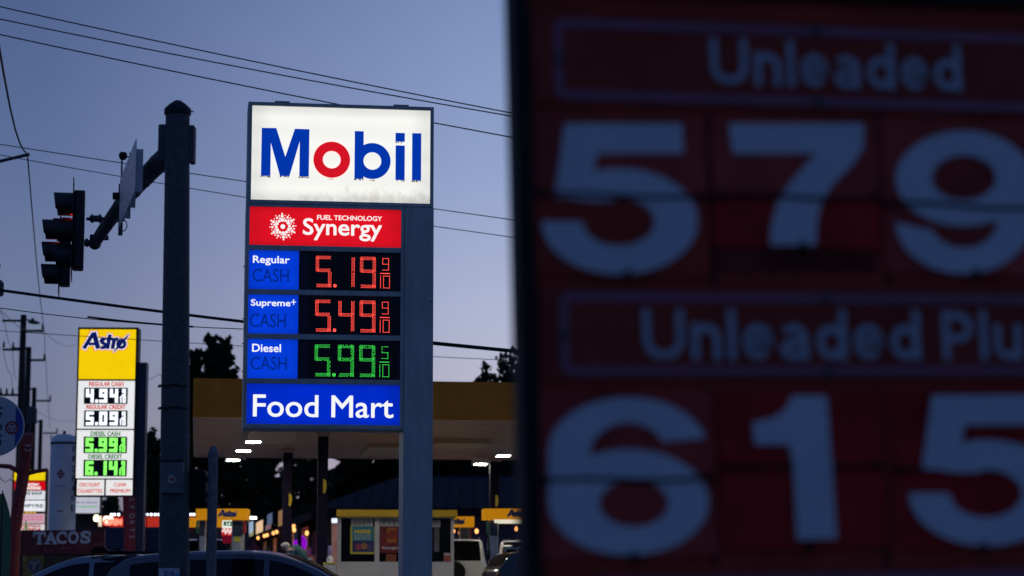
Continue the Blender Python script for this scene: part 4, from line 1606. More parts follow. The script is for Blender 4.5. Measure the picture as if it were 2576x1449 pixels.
# service bin with yellow rim and bottle on top
q = P(z4(88, 1330)[0], 1449, 59)
bn = thing('service_bin', 'pale grey service bin with yellow rim, at the front corner of the kiosk', 'bin', (q.x, 59, 1.25))
hb_ = P(829, z4(0, 1330)[1], 59).z - 1.25
wb = 52 * .27778 * 59 / F
MB().box(-wb, wb, -.25, .25, 0, hb_ - .04).build('body', mat('pale_plastic', (.5, .52, .5), .5, 0, .08, 4), bn, .03)
MB().box(-wb - .01, wb + .01, -.26, .26, hb_ - .039, hb_).build('rim', M_pyel, bn, .008)
mb = MB()
for k in range(4):
    for s_ in (-1, 1):
        mb.box(s_ * wb * .5 - wb * .38, s_ * wb * .5 + wb * .38, -.254, -.2505, hb_ - .2 - k * .17, hb_ - .1 - k * .17)
mb.build('instruction_label', M_paper, bn)
bt = thing('squeegee_bottle', 'white bottle with a mauve top standing on the yellow rimmed bin', 'bottle', (q.x, 59, 1.25 + hb_))
MB().lathe([(.09, 0), (.09, .12), (.05, .17), (.03, .19)], n=14).build('body', M_white, bt)
MB().lathe([(.055, .191), (.055, .42), (.03, .46)], n=12).build('top', mat('mauve_plastic', (.28, .22, .42), .5), bt)
# ------------------------------------------------------------------ fuel pumps
M_topper = em('lit_topper_yellow', lin(186, 122, 8), .8, .06, 2)
M_pump = mat('pump_grey', (.42, .42, .41), .5, 0, .08, 3)
M_pdark = mat('pump_dark_panel', (.04, .045, .06), .4, 0, .1, 3)
M_pnv = mat('navy_vinyl', (.02, .03, .16), .5)
M_pwh = mat('pale_vinyl', (.5, .45, .35), .5)
PG = 'fuel pumps with yellow toppers'


def pump(px0, px1, pyt, pyb, Y, yaw, label, bow=.0, cols=((.06, .19), (.70, .92))):
    q = P((px0 + px1) / 2, 1449, Y)
    t = thing('fuel_pump', label, 'fuel pump', (q.x, Y, 1.25), R(yaw), PG)
    W_ = (px1 - px0) * Y / F / 2 / math.cos(R(yaw))
    zt_, zl = P(px0, pyt, Y).z - 1.25, P(px0, pyb, Y).z - 1.25
    n = 12
    mb = MB()
    fr_ = [(-W_ + 2 * W_ * i / n, -.35 - bow * math.sin(math.pi * i / n)) for i in range(n + 1)]
    vs = [(x, y, zl) for x, y in fr_] + [(x, y, zt_) for x, y in fr_] + [(x, -y, zl) for x, y in fr_] + [(x, -y, zt_) for x, y in fr_]
    m = n + 1
    fs = []
    for i in range(n):
        fs += [(i, i + 1, m + i + 1, m + i), (2 * m + i, 3 * m + i, 3 * m + i + 1, 2 * m + i + 1), (m + i, m + i + 1, 3 * m + i + 1, 3 * m + i), (i, 2 * m + i, 2 * m + i + 1, i + 1)]
    fs += [(0, m, 3 * m, 2 * m), (n, 2 * m + n, 3 * m + n, m + n)]
    tp = mb.add(vs, fs).build('topper', M_topper, t)
    hh = zt_ - zl
    cx = .18 * W_
    astro(tp, (cx - .32 * W_, cx + .50 * W_, zl + .12 * hh, zl + .92 * hh), -.352 - bow * 1.0, .8, (M_pnv, M_pwh, None))
    for k, (fa, fb_) in enumerate(cols):
        b0, b1 = -W_ + 2 * W_ * fa, -W_ + 2 * W_ * fb_
        cb_ = MB().box(b0, b1, -.28, .28, .12, zl - .004).build('body', M_pump, t, .03)
        MB().box(b0 + .02, b1 - .02, -.292, -.2805, zl - .42, zl - .03).build('screen_panel', M_pdark, cb_, .006)
    if bow:
        MB().box(-W_ * .6, W_ * .7, -.33 - bow, .2, zl - .09, zl - .002).build('light_strip', em('topper_underlight', lin(226, 216, 190), 1.0, .1), t, .01)
    b0, b1 = -W_ + 2 * W_ * cols[0][0], b1
    MB().box(b0 + .1, b1 - .1, -.2, .2, .12, .8).build('lower_cabinet', M_pump, t, .03)
    MB().box(b0 - .1, b1 + .1, -.5, .5, 0, .12).build('island', M_conc, t, .03)
    MB().box(b1 - .22, b1 - .06, -.29, -.281, zl - .58, zl - .44).build('notice', M_pyel, t)
    MB().box(b1 - .2, b1 - .05, -.29, -.281, .9, 1.1).build('card_reader', M_pdark, t, .004)
    for sx, c_ in ((b1 + .045, 'red'), (b0 - .045, 'green')):
        MB().tube([(sx, -.2, zl - .01), (sx + .02, -.26, zl - .5), (sx + .05, -.32, .7), (sx + .02, -.34, .38), (sx - .02, -.3, .62), (sx, -.29, .98)], .017, 8).build('hose', M_black, t)
        MB().box(sx - .03, sx + .03, -.33, -.20, zl - .36, zl - .05).build('nozzle_boot', mat('nozzle_' + c_, (.55, .04, .03) if c_ == 'red' else (.03, .22, .08), .4), t, .01)
        nz = MB().tube([(sx, -.30, 1.0), (sx, -.36, 1.12), (sx, -.27, 1.22)], .028, 8).build('nozzle', M_black, t)
    return t


pump(495, 622, 1281, 1308, 58.5, 0, 'fuel pump with a yellow topper, seen between the thick pole and the red drum sign')
pump(440, 570, 1303, 1326, 69, 0, 'farther fuel pump whose yellow topper shows just below the nearer one', cols=((.1, .2), (.62, .72)))
pump(1215, 1345, 1281, 1308, 58.5, 6, 'fuel pump with a bowed yellow topper, partly behind the dark red board', .10, cols=((.11, .28), (.80, .97)))
pump(1070, 1190, 1300, 1326, 74, 6, 'farther fuel pump behind the kiosk, its yellow topper showing at the roof end', cols=((.1, .3), (.71, .9)))
# drum shaped drinks sign
q = P(573.5, 1449, 66)
dr = thing('drum_sign', 'drum shaped lit sign, white above and red below, under a yellow pump topper', 'sign', (q.x, 66, 1.25))
rd = 17.5 * 66 / F


def dz_(y):
    return P(573, y, 66).z - 1.25


zt_, zm_, zr_, zl_ = dz_(1309), dz_(1329), dz_(1347), dz_(1367)
MB().lathe([(rd * .98, zm_ + .006), (rd * .96, zt_), (.05, zt_ + .05)], n=24).build('white_band', em('drum_white', lin(225, 232, 220), 1.0, .05), dr)
MB().lathe([(rd, zr_ + .003), (rd * 1.02, (zm_ + zr_) / 2), (rd, zm_)], n=24).build('red_band', em('drum_red', lin(200, 40, 34), 1.0, .3, 4), dr)
MB().lathe([(rd * .82, zl_), (rd * .93, zl_ + .1), (rd, zr_)], n=24).build('dark_red_band', em('drum_dark_red', lin(92, 8, 28), 1.0, .2, 4), dr)
MB().cyl((0, 0, 0), (0, 0, zl_), .07, n=12).build('stand', M_dark, dr)
MB().text('RTZ', (-rd * .62, rd * .72, zm_ + .06, zt_ - .04), -rd * 1.0, .012).build('green_lettering', em('drum_green', lin(10, 70, 40), 1.0, .1), dr, smooth=False)
mb = MB()
mb.stroke([(-rd * .8, zr_ + .1), (-rd * .5, zr_ + .17), (-rd * .3, zr_ + .08), (0, zr_ + .16), (rd * .25, zr_ + .07), (rd * .45, zr_ + .13), (rd * .65, zr_ + .22)], .07, -rd * 1.03, -rd * 1.0)
mb.build('white_script', em('drum_script', lin(225, 200, 195), 1.0, .1), dr)
# ------------------------------------------------------------------ row of shops with a dark metal roof
M_roof = mat('dark_blue_metal_roof', (.010, .012, .021), .8, 0, .12, 2, spec=.15)
M_wallb = mat('navy_stucco', (.05, .06, .13), .8, 0, .12, 1.5)
mall = thing('shop_building', 'long low shop building with a dark blue metal roof behind the canopy columns', 'building', (-6.8, 88, 1.25))
NR = Vector((0, 0, 0))
FRd = Vector((-11.4, 64, 0)).normalized()
Lf = 66
ZE, ZR = 3.45, 5.05
# right-hand front wall runs along x, left-hand shop front runs away along FRd
W0 = MB()
W0.box(0, 46, 0, .25, 0, ZE)
W0.build('front_wall', M_wallb, mall)
rf_ = MB()
n = 90
x0_ = -1.0
for i in range(n):
    xa = x0_ + 47 * i / n
    xb = x0_ + 47 * (i + 1) / n
    ta, tb = min(1, (xa + 1) / 3), min(1, (xb + 1) / 3)
    ya_, yb_, za_, zb_ = -1 + 7 * ta, -1 + 7 * tb, ZE + (ZR - ZE) * ta, ZE + (ZR - ZE) * tb
    rf_.add([(xa, -1.0, ZE), (xb, -1.0, ZE), (xb, yb_, zb_), (xa, ya_, za_)], [(0, 1, 2, 3)])
    if ta > .05:
        rf_.add([(xa, -1.0, ZE + .0), (xa + .05, -1.0, ZE), (xa + .05, ya_, za_), (xa, ya_, za_), (xa, -1.02, ZE + .06), (xa + .05, -1.02, ZE + .06), (xa + .05, ya_, za_ + .06), (xa, ya_, za_ + .06)], [(4, 5, 6, 7), (0, 4, 7, 3), (1, 2, 6, 5), (0, 1, 5, 4)])
rf_.box(2, 46, 6.0, 6.3, ZR - .1, ZR + .06)
rf_.box(x0_, 46, -1.02, -.98, ZE - .35, ZE)
rf_.build('front_roof', M_roof, mall, smooth=False)
nrm = Vector((-FRd.y, FRd.x, 0))        # points left, away from the building


def fpt(s, d, z):
    v = FRd * s + nrm * d
    return (v.x, v.y, z)


def fbox(mb, s0, s1, d0, d1, z0, z1):
    vs = [fpt(s, d, z) for z in (z0, z1) for d in (d0, d1) for s in (s0, s1)]
    return mb.add(vs, [(0, 2, 3, 1), (4, 5, 7, 6), (0, 1, 5, 4), (2, 6, 7, 3), (0, 4, 6, 2), (1, 3, 7, 5)])


mb = MB()
fbox(mb, 0.3, Lf, -.3, 0, 0, ZE)
fbox(mb, 0.3, Lf, -8, -.3, ZE - .3, ZE)
mb.build('side_wall', mat('brown_shop_wall', (.10, .065, .04), .8, 0, .3, 1.2), mall)
mb = MB()
mb.add([(-1.0, -1.0, ZE), (2, 6, ZR), fpt(8, -3, ZR), fpt(8, 1, ZE)], [(0, 1, 2, 3)])
for i in range(60):
    sa_, sb_ = 8 + (Lf - 8) * i / 60, 8 + (Lf - 8) * (i + 1) / 60
    mb.add([fpt(sa_, 1.0, ZE), fpt(sb_, 1.0, ZE), fpt(sb_, -3, ZR), fpt(sa_, -3, ZR)], [(0, 1, 2, 3)])
    mb.add([fpt(sa_, 1.02, ZE + .07), fpt(sa_ + .06, 1.02, ZE + .07), fpt(sa_ + .06, -3, ZR + .07), fpt(sa_, -3, ZR + .07)], [(0, 1, 2, 3)])
fbox(mb, 0, Lf, .96, 1.0, ZE - .35, ZE - .001)
mb.build('side_roof', M_roof, mall, smooth=False)
for k, (sa_, sb_, c_) in enumerate(((14, 18, (70, 34, 30)), (20, 24, (96, 58, 34)), (26, 31, (120, 76, 40)), (34, 39, (84, 46, 26)), (42, 47, (60, 40, 26)), (51, 57, (46, 30, 22)))):
    w_ = fbox(MB(), sa_, sb_, .004, .03, .8, 3.2).build('shop_window', em('warm_shop_glow_%d' % k, lin(*[min(255, v * 1.5) for v in c_]), 1.0, .7, 1.6), mall)
mb = MB()
for s_ in (8, 13, 19, 25, 32.5, 40.5, 49):
    q = fpt(s_, .9, 0)
    mb.cyl(q, (q[0], q[1], ZE - .3), .09, n=8)
mb.each('verandah_post', mat('brown_wood', (.09, .05, .03), .7), mall)
fbox(MB(), 8.6, 11.6, .004, .06, 1.9, 2.9).build('orange_panel', mat('orange_red_panel', (.34, .05, .02), .6), mall)
fbox(MB(), 8.6, 11.6, .004, .06, .1, 1.88).build('grey_door_panel', mat('grey_door', (.32, .32, .38), .6), mall)
fbox(MB(), 12.0, 14.0, .004, .06, .1, 2.2).build('magenta_strip', em('magenta_glow', lin(70, 14, 66), 1.0, .5, 3), mall)


def shopsign(px, py, w, h, c, label, d=1.2, kind='blank', lit=1.0):
    # place on the line of the shop front
    dr_ = ray(px, py)
    o = Vector((-6.8, 88)) + Vector((nrm.x, nrm.y)) * d
    a = Vector((dr_.x, dr_.y))
    f = Vector((FRd.x, FRd.y))
    den = a.x * f.y - a.y * f.x
    t = (o.x * f.y - o.y * f.x) / den
    p = CAM + dr_ * t
    th_ = thing('shop_sign', label, 'shop sign', p, math.atan2(-FRd.y, -FRd.x), 'small lit signs along the shop front')
    MB().box(-w / 2, w / 2, .0, .16, -h / 2, h / 2).build('box', M_dark, th_)
    MB().box(-w / 2 + .05, w / 2 - .05, -.02, -.001, -h / 2 + .05, h / 2 - .05).build('face', em('shop_sign_%d_%d' % (px, py), lin(*c), lit, .22, 3), th_)
    return th_


shopsign(631, 1327, 4.6, .72, (150, 176, 196), 'pale blue lit sign, far along the shop front')
shopsign(633, 1344, 3.4, .3, (150, 140, 96), 'small yellowish sign under the pale blue one on the shop front')
shopsign(653, 1326, 5.4, .70, (236, 196, 150), 'brightest cream square sign on the shop front')
shopsign(675, 1326, 4.0, .34, (120, 86, 84), 'small dim pinkish sign on the shop front')
shopsign(679, 1306, 3.6, .62, (70, 86, 116), 'dim blue grey sign above the others on the shop front')
shopsign(707, 1303, 3.0, .8, (140, 100, 50), 'dull orange sign next to the farther purple column')
shopsign(689, 1339, 4.0, .25, (96, 70, 20), 'narrow amber strip sign above the warm shop windows', d=1.05)
# string bulbs
M_bulb = em('warm_bulb', (1.0, .40, .12), 2.4, .05)
sb = thing('string_light', 'string of round orange bulbs hung along the eave of the shop building', 'string lights', (0, 0, 0))
bp_ = []
mb = MB()
for px, py, d in ((649, 1353, 1.1), (665, 1348, 1.1), (672, 1346, 1.1), (688, 1341, 1.1), (696, 1338, 1.1), (739, 1324, 1.3), (740, 1333, 1.3), (772, 1341, 1.3)):
    dr_ = ray(px, py)
    o = Vector((-6.8, 88)) + Vector((nrm.x, nrm.y)) * d
    den = dr_.x * FRd.y - dr_.y * FRd.x
    t = (o.x * FRd.y - o.y * FRd.x) / den
    p = CAM + dr_ * t
    bp_.append(p)
    MB().lathe([(.01, -.10), (.055, -.07), (.078, -.0), (.055, .06), (.02, .09)], tuple(p), 12).build('bulb', M_bulb, sb)
bp_.sort(key=lambda v: -v.y)
MB().tube([p + Vector((0, 0, .12)) for p in bp_], .012, 5).build('cord', M_wire, sb)
sb2 = thing('string_light', 'string of round orange bulbs hung across the navy wall behind the kiosk', 'string lights', (0, 0, 0))
ps_ = [P(x, y, 86.6) for x, y in ((1140, 1336), (1158, 1340), (1199, 1336), (1238, 1333), (1300, 1330))]
for p in ps_:
    MB().lathe([(.01, -.10), (.055, -.07), (.078, -.0), (.055, .06), (.02, .09)], tuple(p), 12).build('bulb', M_bulb, sb2)
MB().tube([p + Vector((0, 0, .12)) for p in ps_], .012, 5).build('cord', M_wire, sb2)
# neon and hanging banner by the shops
q = P(755, 1367, 98)
ne = thing('neon_sign', 'glowing purple round neon sign beside the dark column with the higher plate', 'neon sign', q)
MB().lathe([(.30, 0), (.30, .04)], (0, 0, 0), 20, 'y').build('backing', M_black, ne)
mb = MB()
for r_ in (.26, .16, .06):
    mb.tube([(r_ * math.cos(k * .35), -.03, r_ * 1.25 * math.sin(k * .35)) for k in range(19)], .028, 6)
mb.build('tube', em('purple_neon', lin(170, 20, 235), 1.2, .2, 6), ne)
q = P(746, 1342, 97)
hb2 = thing('hanging_banner', 'pale grey blue hanging banner above the purple neon sign', 'banner', q, R(12))
MB().box(-.12, .12, -.02, .02, -.28, .28).build('cloth', mat('pale_banner', (.45, .48, .56), .7, 0, .2, 3), hb2)
MB().cyl((-.14, 0, .29), (.14, 0, .29), .015, n=6).cyl((0, 0, .29), (-.1, .4, .8), .01, n=6).build('rod', M_dark, hb2)
q = P(637, 1385, 100)
um = thing('patio_umbrella', 'half hidden dull red patio umbrella in front of the shops', 'umbrella', (q.x, 100, 1.25))
zt2 = P(637, 1359, 100).z - 1.25
MB().lathe([(.30 * 1, zt2 - .42), (.28, zt2 - .36), (.02, zt2)], n=8).build('canopy', mat('dull_red_cloth', (.35, .05, .07), .8), um)
MB().cyl((0, 0, 0), (0, 0, zt2 - .02), .03, n=8).build('pole', M_dark, um)
q = P(673, 1384, 99)
yc = thing('yellow_hoop', 'small rounded dull yellow sign board near the warm shop windows', 'sign board', (q.x, 99, 1.25))
zc_ = P(673, 1387, 99).z - 1.25
MB().prism(arc(0, zc_ - .25, .17, .42, 0, 180, 14), -.02, .02).build('board', mat('dull_yellow', (.55, .30, .02), .6), yc)
MB().box(-.03, .03, -.02, .02, 0, zc_ - .24).build('post', M_dark, yc)
q = P(624, 1299, 96)
lp = thing('parking_lamp', 'slim grey parking lot lamp with a lit white head, beside the pump and drum sign', 'street lamp', (q.x, 96, 1.25))
zl_ = P(636, 1300, 96).z - 1.25
MB().cyl((0, 0, 0), (0, 0, zl_ + .1), .06, .045, 10).build('pole', M_galv, lp)
MB().box(.05, .38, -.1, .1, zl_ - .0, zl_ + .06).build('head', M_galv, lp)
MB().box(.08, .36, -.1, .09, zl_ - .09, zl_ - .001).build('lamp_face', em('lot_lamp', (.95, 1.0, .85), 6, .02), lp)
# orange and white printed board by the kiosk
q = P(771, 1414, 58.2)
ob = thing('printed_board', 'orange and white printed notice board standing beside the yellow rimmed bin', 'notice board', (q.x, 58.2, 1.25))
zo = P(771, 1397, 58.2).z - 1.25
MB().box(-.22, .22, -.02, .02, .2, zo).build('board', mat('orange_board', (.45, .10, .04), .6, 0, .2, 5), ob)
mb = MB()
for k in range(5):
    mb.box(-.19, .16 - .05 * (k % 2), -.026, -.0205, zo - .13 - k * .12, zo - .06 - k * .12)
mb.build('printed_lines', M_paper, ob)
MB().box(-.16, -.13, -.02, .02, 0, .199).box(.13, .16, -.02, .02, 0, .199).each('leg', M_dark, ob)

# ------------------------------------------------------------------ low stores and clutter on the left
# red lit store front
q = P(318, 1449, 96)
rs = thing('lit_store', 'low store with red lit front and white bulbs, behind the yellow sign pillar', 'store', (q.x, 96, 1.25))
s9 = 96 / F


def rx(x):
    return (x - 318) * s9


def rz(y):
    return (1500 - y) * s9 + CAMZ - 1.25


MB().box(rx(180), rx(500), .2, 9, 0, rz(1302)).build('wall', mat('dark_store_wall', (.05, .05, .06), .8), rs)
MB().box(rx(178), rx(502), -.6, 9.2, rz(1302), rz(1296)).build('roof', M_dark, rs)
MB().box(rx(272), rx(492), .02, .19, rz(1328), rz(1303)).build('red_front', em('red_lit_front', lin(178, 44, 30), 1.0, .35, .8), rs)
mb = MB()
for px in (284, 292, 302, 373, 383, 393, 402, 411, 430, 445, 470, 481, 489, 497):
    z_ = rz(1298.5)
    mb = MB().lathe([(.01, -.06), (.042, -.035), (.05, .0), (.035, .04), (.01, .05)], (rx(px), -.7, z_), 10)
    mb.build('bulb', em('cool_bulb', (.8, .9, 1.0), 4, .03), rs)
MB().box(rx(276), rx(500), -.71, -.69, rz(1298.5) + .06, rz(1298.5) + .09).build('bulb_rail', M_dark, rs)
op = thing('open_sign', 'glowing red neon open sign with a white hot glow at one end', 'neon sign', (q.x, 95.6, 1.25))
ql = (rx(259), rx(310), rz(1326), rz(1297))
MB().box(ql[0], ql[1], .04, .10, ql[2], ql[3]).build('board', em('open_board', lin(168, 38, 26), 1.0, .4, 2), op)
MB().text('OPEN', (rx(261), rx(308), rz(1325), rz(1308)), .02, .03).build('neon_lettering', em('open_neon', (1.0, .22, .14), 1.6, .05), op, smooth=False)
MB().add(*(lambda A: ([(x, .035, z) for x, z in A], [tuple(range(len(A)))]))(arc(rx(273), rz(1311), .22, .22, 0, 360, 20)[:-1])).build('white_glow_disc', em('open_white', (1.0, .80, .62), 2.6, .2, 4), op)  # flat glowing disc painted in for the white glare behind the letters
q2 = P(243, 1303, 94)
gl = thing('wall_lamp', 'bright yellow green wall lamp near the open sign', 'lamp', q2)
MB().lathe([(.02, -.15), (.11, -.12), (.13, 0), (.08, .12)], n=14).build('globe', em('green_white_lamp', (.95, 1.0, .5), 4, .05), gl)
MB().box(-.04, .04, 0, .4, .15, .22).build('bracket', M_dark, gl)
q2 = P(252, 1311, 93.6)
gl = thing('tube_lamp', 'upright pale lit tube lamp between the green lamp and the open sign', 'lamp', q2)
MB().cyl((0, 0, -.22), (0, 0, .22), .07, n=12).build('tube', em('pale_tube', lin(226, 206, 180), 1.3, .2, 3), gl)
MB().box(-.08, .08, -.03, .08, .2, .26).build('cap', M_dark, gl)
# navy box trailers
for xa, xb, Y, lb in ((262, 312, 80, 'dark navy box trailer between the taco stand and the red flag'), (365, 399, 82, 'dark navy box trailer next to the thick pole')):
    q = P((xa + xb) / 2, 1449, Y)
    t = thing('box_trailer', lb, 'trailer', (q.x, Y, 1.25), 0, 'dark navy box trailers')
    w_ = (xb - xa) / 2 * Y / F
    z0, z1 = (1500 - 1377) * Y / F + .05, (1500 - 1329) * Y / F + .05
    MB().box(-w_, w_, 0, 3, z0 - .7, z1).build('body', mat('trailer_navy', (.018, .03, .085), .5), t, .05)
    MB().box(-w_ - .02, w_ + .02, -.03, 3.02, z0 - .76, z0 - .701).build('trim', M_alu, t)
    for s_ in (-1, 1):
        MB().cyl((s_ * (w_ - .1) - .1 * s_, .8, .35), (s_ * (w_ - .1) + .06 * s_, .8, .35), .35, n=18).build('wheel', M_black, t)
    MB().box(-w_ * .7, w_ * .7, .3, 2.6, .3, z0 - .761).build('chassis', M_black, t)
# tenant sign
TY = 108
TN = Pl(75, TY, 0, base=1.25)
ten = thing_at(TN, 'tenant_sign', 'lit stacked tenant sign with yellow, red and white panels behind the red tube figure', 'tenant sign')


def z2(x, y):
    return x * .27778, 1046.5 + y * .27778


def qt(a, b):
    return TN.rect(z2(*a), z2(*b))


o_ = qt((118, 486), (412, 1052))
MB().box(o_[0], o_[1], .05, .6, o_[2], o_[3]).build('cabinet', M_dark, ten)
o2 = qt((95, 500), (120, 1449))
MB().box(o2[0], o2[1], .1, .5, 0, o2[3]).build('post', M_dark, ten)
TE = [((128, 492), (408, 582), (240, 206, 10), []), ((128, 590), (408, 671), (206, 8, 22), [('EYEBROW', (158, 608, 352, 634), 'w'), ('THREADING', (150, 638, 368, 666), 'w')]),
      ((128, 678), (406, 757), (226, 226, 230), [('SMOKE SHOP', (150, 686, 384, 716), 'k'), ('', (190, 728, 356, 746), 'p')]), ((128, 766), (405, 862), (240, 240, 242), [('EMPYRE', (168, 796, 392, 832), 'k')]),
      ((128, 884), (403, 972), (196, 160, 172), [('', (200, 898, 388, 950), 'r')]), ((128, 980), (402, 1046), (214, 206, 206), [('ESTETICA', (160, 986, 372, 1008), 'd'), ('TIENDA', (190, 1014, 372, 1042), 'd')])]
TM = {'w': M_letw, 'k': em('tenant_grey_print', lin(96, 112, 116), 1, .05), 'p': em('tenant_pale_print', lin(190, 190, 198), 1, .05), 'r': em('tenant_pink_print', lin(206, 104, 140), 1, .05), 'd': em('tenant_red_print', lin(176, 20, 44), 1, .05)}
for a_, b_, c_, tx in TE:
    qq = qt(a_, b_)
    p = MB().box(qq[0], qq[1], .02, .045, qq[2], qq[3]).build('panel', em('tenant_%d_%d_%d' % c_, lin(*c_), 1.0, .05, 2), ten)
    for w_, r_, k_ in tx:
        if not w_:
            dashes(MB(), qt((r_[0], r_[1]), (r_[2], r_[3])), .0182, 1 if k_ == 'p' else 2).build('faded_lettering', TM[k_], p, smooth=False)
            continue
        MB().text(w_, qt((r_[0], r_[1]), (r_[2], r_[3])), .018, .012 if k_ != 'p' else .004).build('lettering', TM[k_], p, smooth=False)
qq = qt((128, 865), (404, 881))
p = MB().box(qq[0], qq[1], .02, .045, qq[2], qq[3]).build('dark_panel', M_black, ten)
dashes(MB(), qt((150, 866), (330, 881)), .0182, 1, gap=.1).build('lettering', em('tenant_amber', lin(226, 170, 20), 1, .05), p, smooth=False)
# white lit reader board behind
RB = Pl(219, 118, 0, base=1.25)
rb_ = thing_at(RB, 'reader_board', 'white lit reader board with faint green lines, beside the white tank', 'sign')


def qr(a, b):
    return RB.rect(z2(*a), z2(*b))


o_ = qr((640, 726), (910, 888))
MB().box(o_[0], o_[1], .05, .5, o_[2], o_[3]).build('cabinet', M_galv, rb_)
p = MB().box(o_[0] + .05, o_[1] - .05, .03, .045, o_[2] + .05, o_[3] - .05).build('face', em('reader_face', lin(186, 186, 200), 1.0, .06, 2), rb_)
dashes(MB(), qr((690, 766), (880, 800)), .0265, 1).build('grey_lettering', em('reader_grey', lin(140, 146, 158), 1, .05), p, smooth=False)
dashes(MB(), qr((690, 806), (880, 836)), .0265, 1).build('green_lettering', em('reader_green', lin(110, 176, 132), 1, .05), p, smooth=False)
for x in (o_[0] + .3, o_[1] - .5):
    MB().box(x, x + .2, .15, .35, 0, o_[2]).build('post', M_dark, rb_)
# propane tank
q = P(152, 1449, 75)
tk = thing('propane_tank', 'tall white upright propane tank with a red diamond and vertical black lettering', 'tank', (q.x, 75, 1.25))
rt_ = 33.3 * 75 / F
zt_ = (1500 - 1095) * 75 / F + CAMZ - 1.25
MB().lathe([(rt_ * .9, .05), (rt_, .25), (rt_, zt_ - .36), (rt_ * .97, zt_ - .2), (rt_ * .8, zt_ - .09), (rt_ * .45, zt_ - .02), (.02, zt_)], n=36).build('shell', mat('tank_white', (.82, .84, .84), .45, 0, .1, 1.2), tk)
MB().lathe([(rt_ + .012, zt_ - .37), (rt_ + .014, zt_ - .33), (rt_ + .012, zt_ - .29)], n=36).cyl((0, 0, zt_ - .01), (0, 0, zt_ + .1), .05, n=10).build('top_ring', M_galv, tk)
for s_ in (-1, 1):
    MB().tube([(s_ * rt_ * .9, -.1, zt_ - .25), (s_ * rt_ * 1.03, -.1, zt_ - .1), (s_ * rt_ * .95, -.1, zt_ - .05), (s_ * rt_ * .8, -.1, zt_ - .12)], .018, 6).build('lifting_lug', M_galv, tk)
MB().cyl((0, 0, -.02), (0, 0, .1), rt_ * .95, n=24).build('base', M_dark, tk)


def curved(mb, pts_fs, r):
    """wrap flat x, z shapes round the tank; x is arc length from the side facing the camera"""
    vs, fs = pts_fs
    mb.add([(r * math.sin(x / r), -r * math.cos(x / r), z) for x, z in vs], fs)


def tz2(y):
    return (1500 - (1046.5 + y * .27778)) * 75 / F + CAMZ - 1.25


zd_ = tz2(545)
mb = MB()
curved(mb, ([(0, zd_ + .165), (-.15, zd_), (0, zd_ - .165), (.15, zd_)], [(0, 1, 2, 3)]), rt_ + .006)
dm = mb.build('hazard_diamond', mat('hazard_red', (.42, .03, .04), .5, 0, .15, 8), tk, fix=False)
mb = MB()
curved(mb, ([(.0, zd_ + .085), (-.04, zd_ + .02), (.04, zd_ + .02)], [(0, 1, 2)]), rt_ + .010)
curved(mb, ([(-.07, zd_ - .015), (-.07, zd_ - .05), (.07, zd_ - .05), (.07, zd_ - .015)], [(0, 1, 2, 3)]), rt_ + .010)
mb.build('diamond_print', M_white, dm, fix=False)
mb = MB()
for k, ch in enumerate('PROPANE'):
    vs, fs = glyphs(ch)
    xs = [v[0] for v in vs]
    zs = [v[1] for v in vs]
    h_, zc_ = .19, tz2(320 + k * 88)
    kx = .16 / (max(xs) - min(xs))
    for j in range(4):
        curved(mb, ([(rt_ * 1.02 + (v[0] - min(xs)) * kx - .06 + .012 * (j % 2), zc_ + (v[1] - (min(zs) + max(zs)) / 2) * h_ / (max(zs) - min(zs)) + .012 * (j // 2)) for v in vs], fs), rt_ + .005 + .0006 * j)
mb.build('vertical_lettering', mat('black_vinyl', (.02, .02, .025), .5), tk, fix=False, smooth=False)
mb = MB()
for k in range(3):
    curved(mb, ([(-.09 + .07 * k, tz2(884)), (-.035 + .07 * k, tz2(884)), (-.035 + .07 * k, tz2(884) + .05), (-.09 + .07 * k, tz2(884) + .05)], [(0, 1, 2, 3)]), rt_ + .006)
mb.build('red_lettering', mat('red_vinyl', (.42, .04, .06), .5), tk, fix=False, smooth=False)
mb = MB()
for k in range(7):
    curved(mb, ([(-.18 + .055 * k, tz2(655)), (-.138 + .055 * k, tz2(655)), (-.138 + .055 * k, tz2(655) + .03), (-.18 + .055 * k, tz2(655) + .03)], [(0, 1, 2, 3)]), rt_ + .006)
mb.build('grey_lettering', mat('grey_vinyl', (.25, .25, .3), .5), tk, fix=False, smooth=False)
# taco stand
TS = Pl(155, 64, 0, base=1.25)
tac = thing_at(TS, 'taco_stand', 'dark red taco stand with big pale slab letters across its top board', 'food stand')


def qa(a, b):
    return TS.rect(z2(*a), z2(*b))


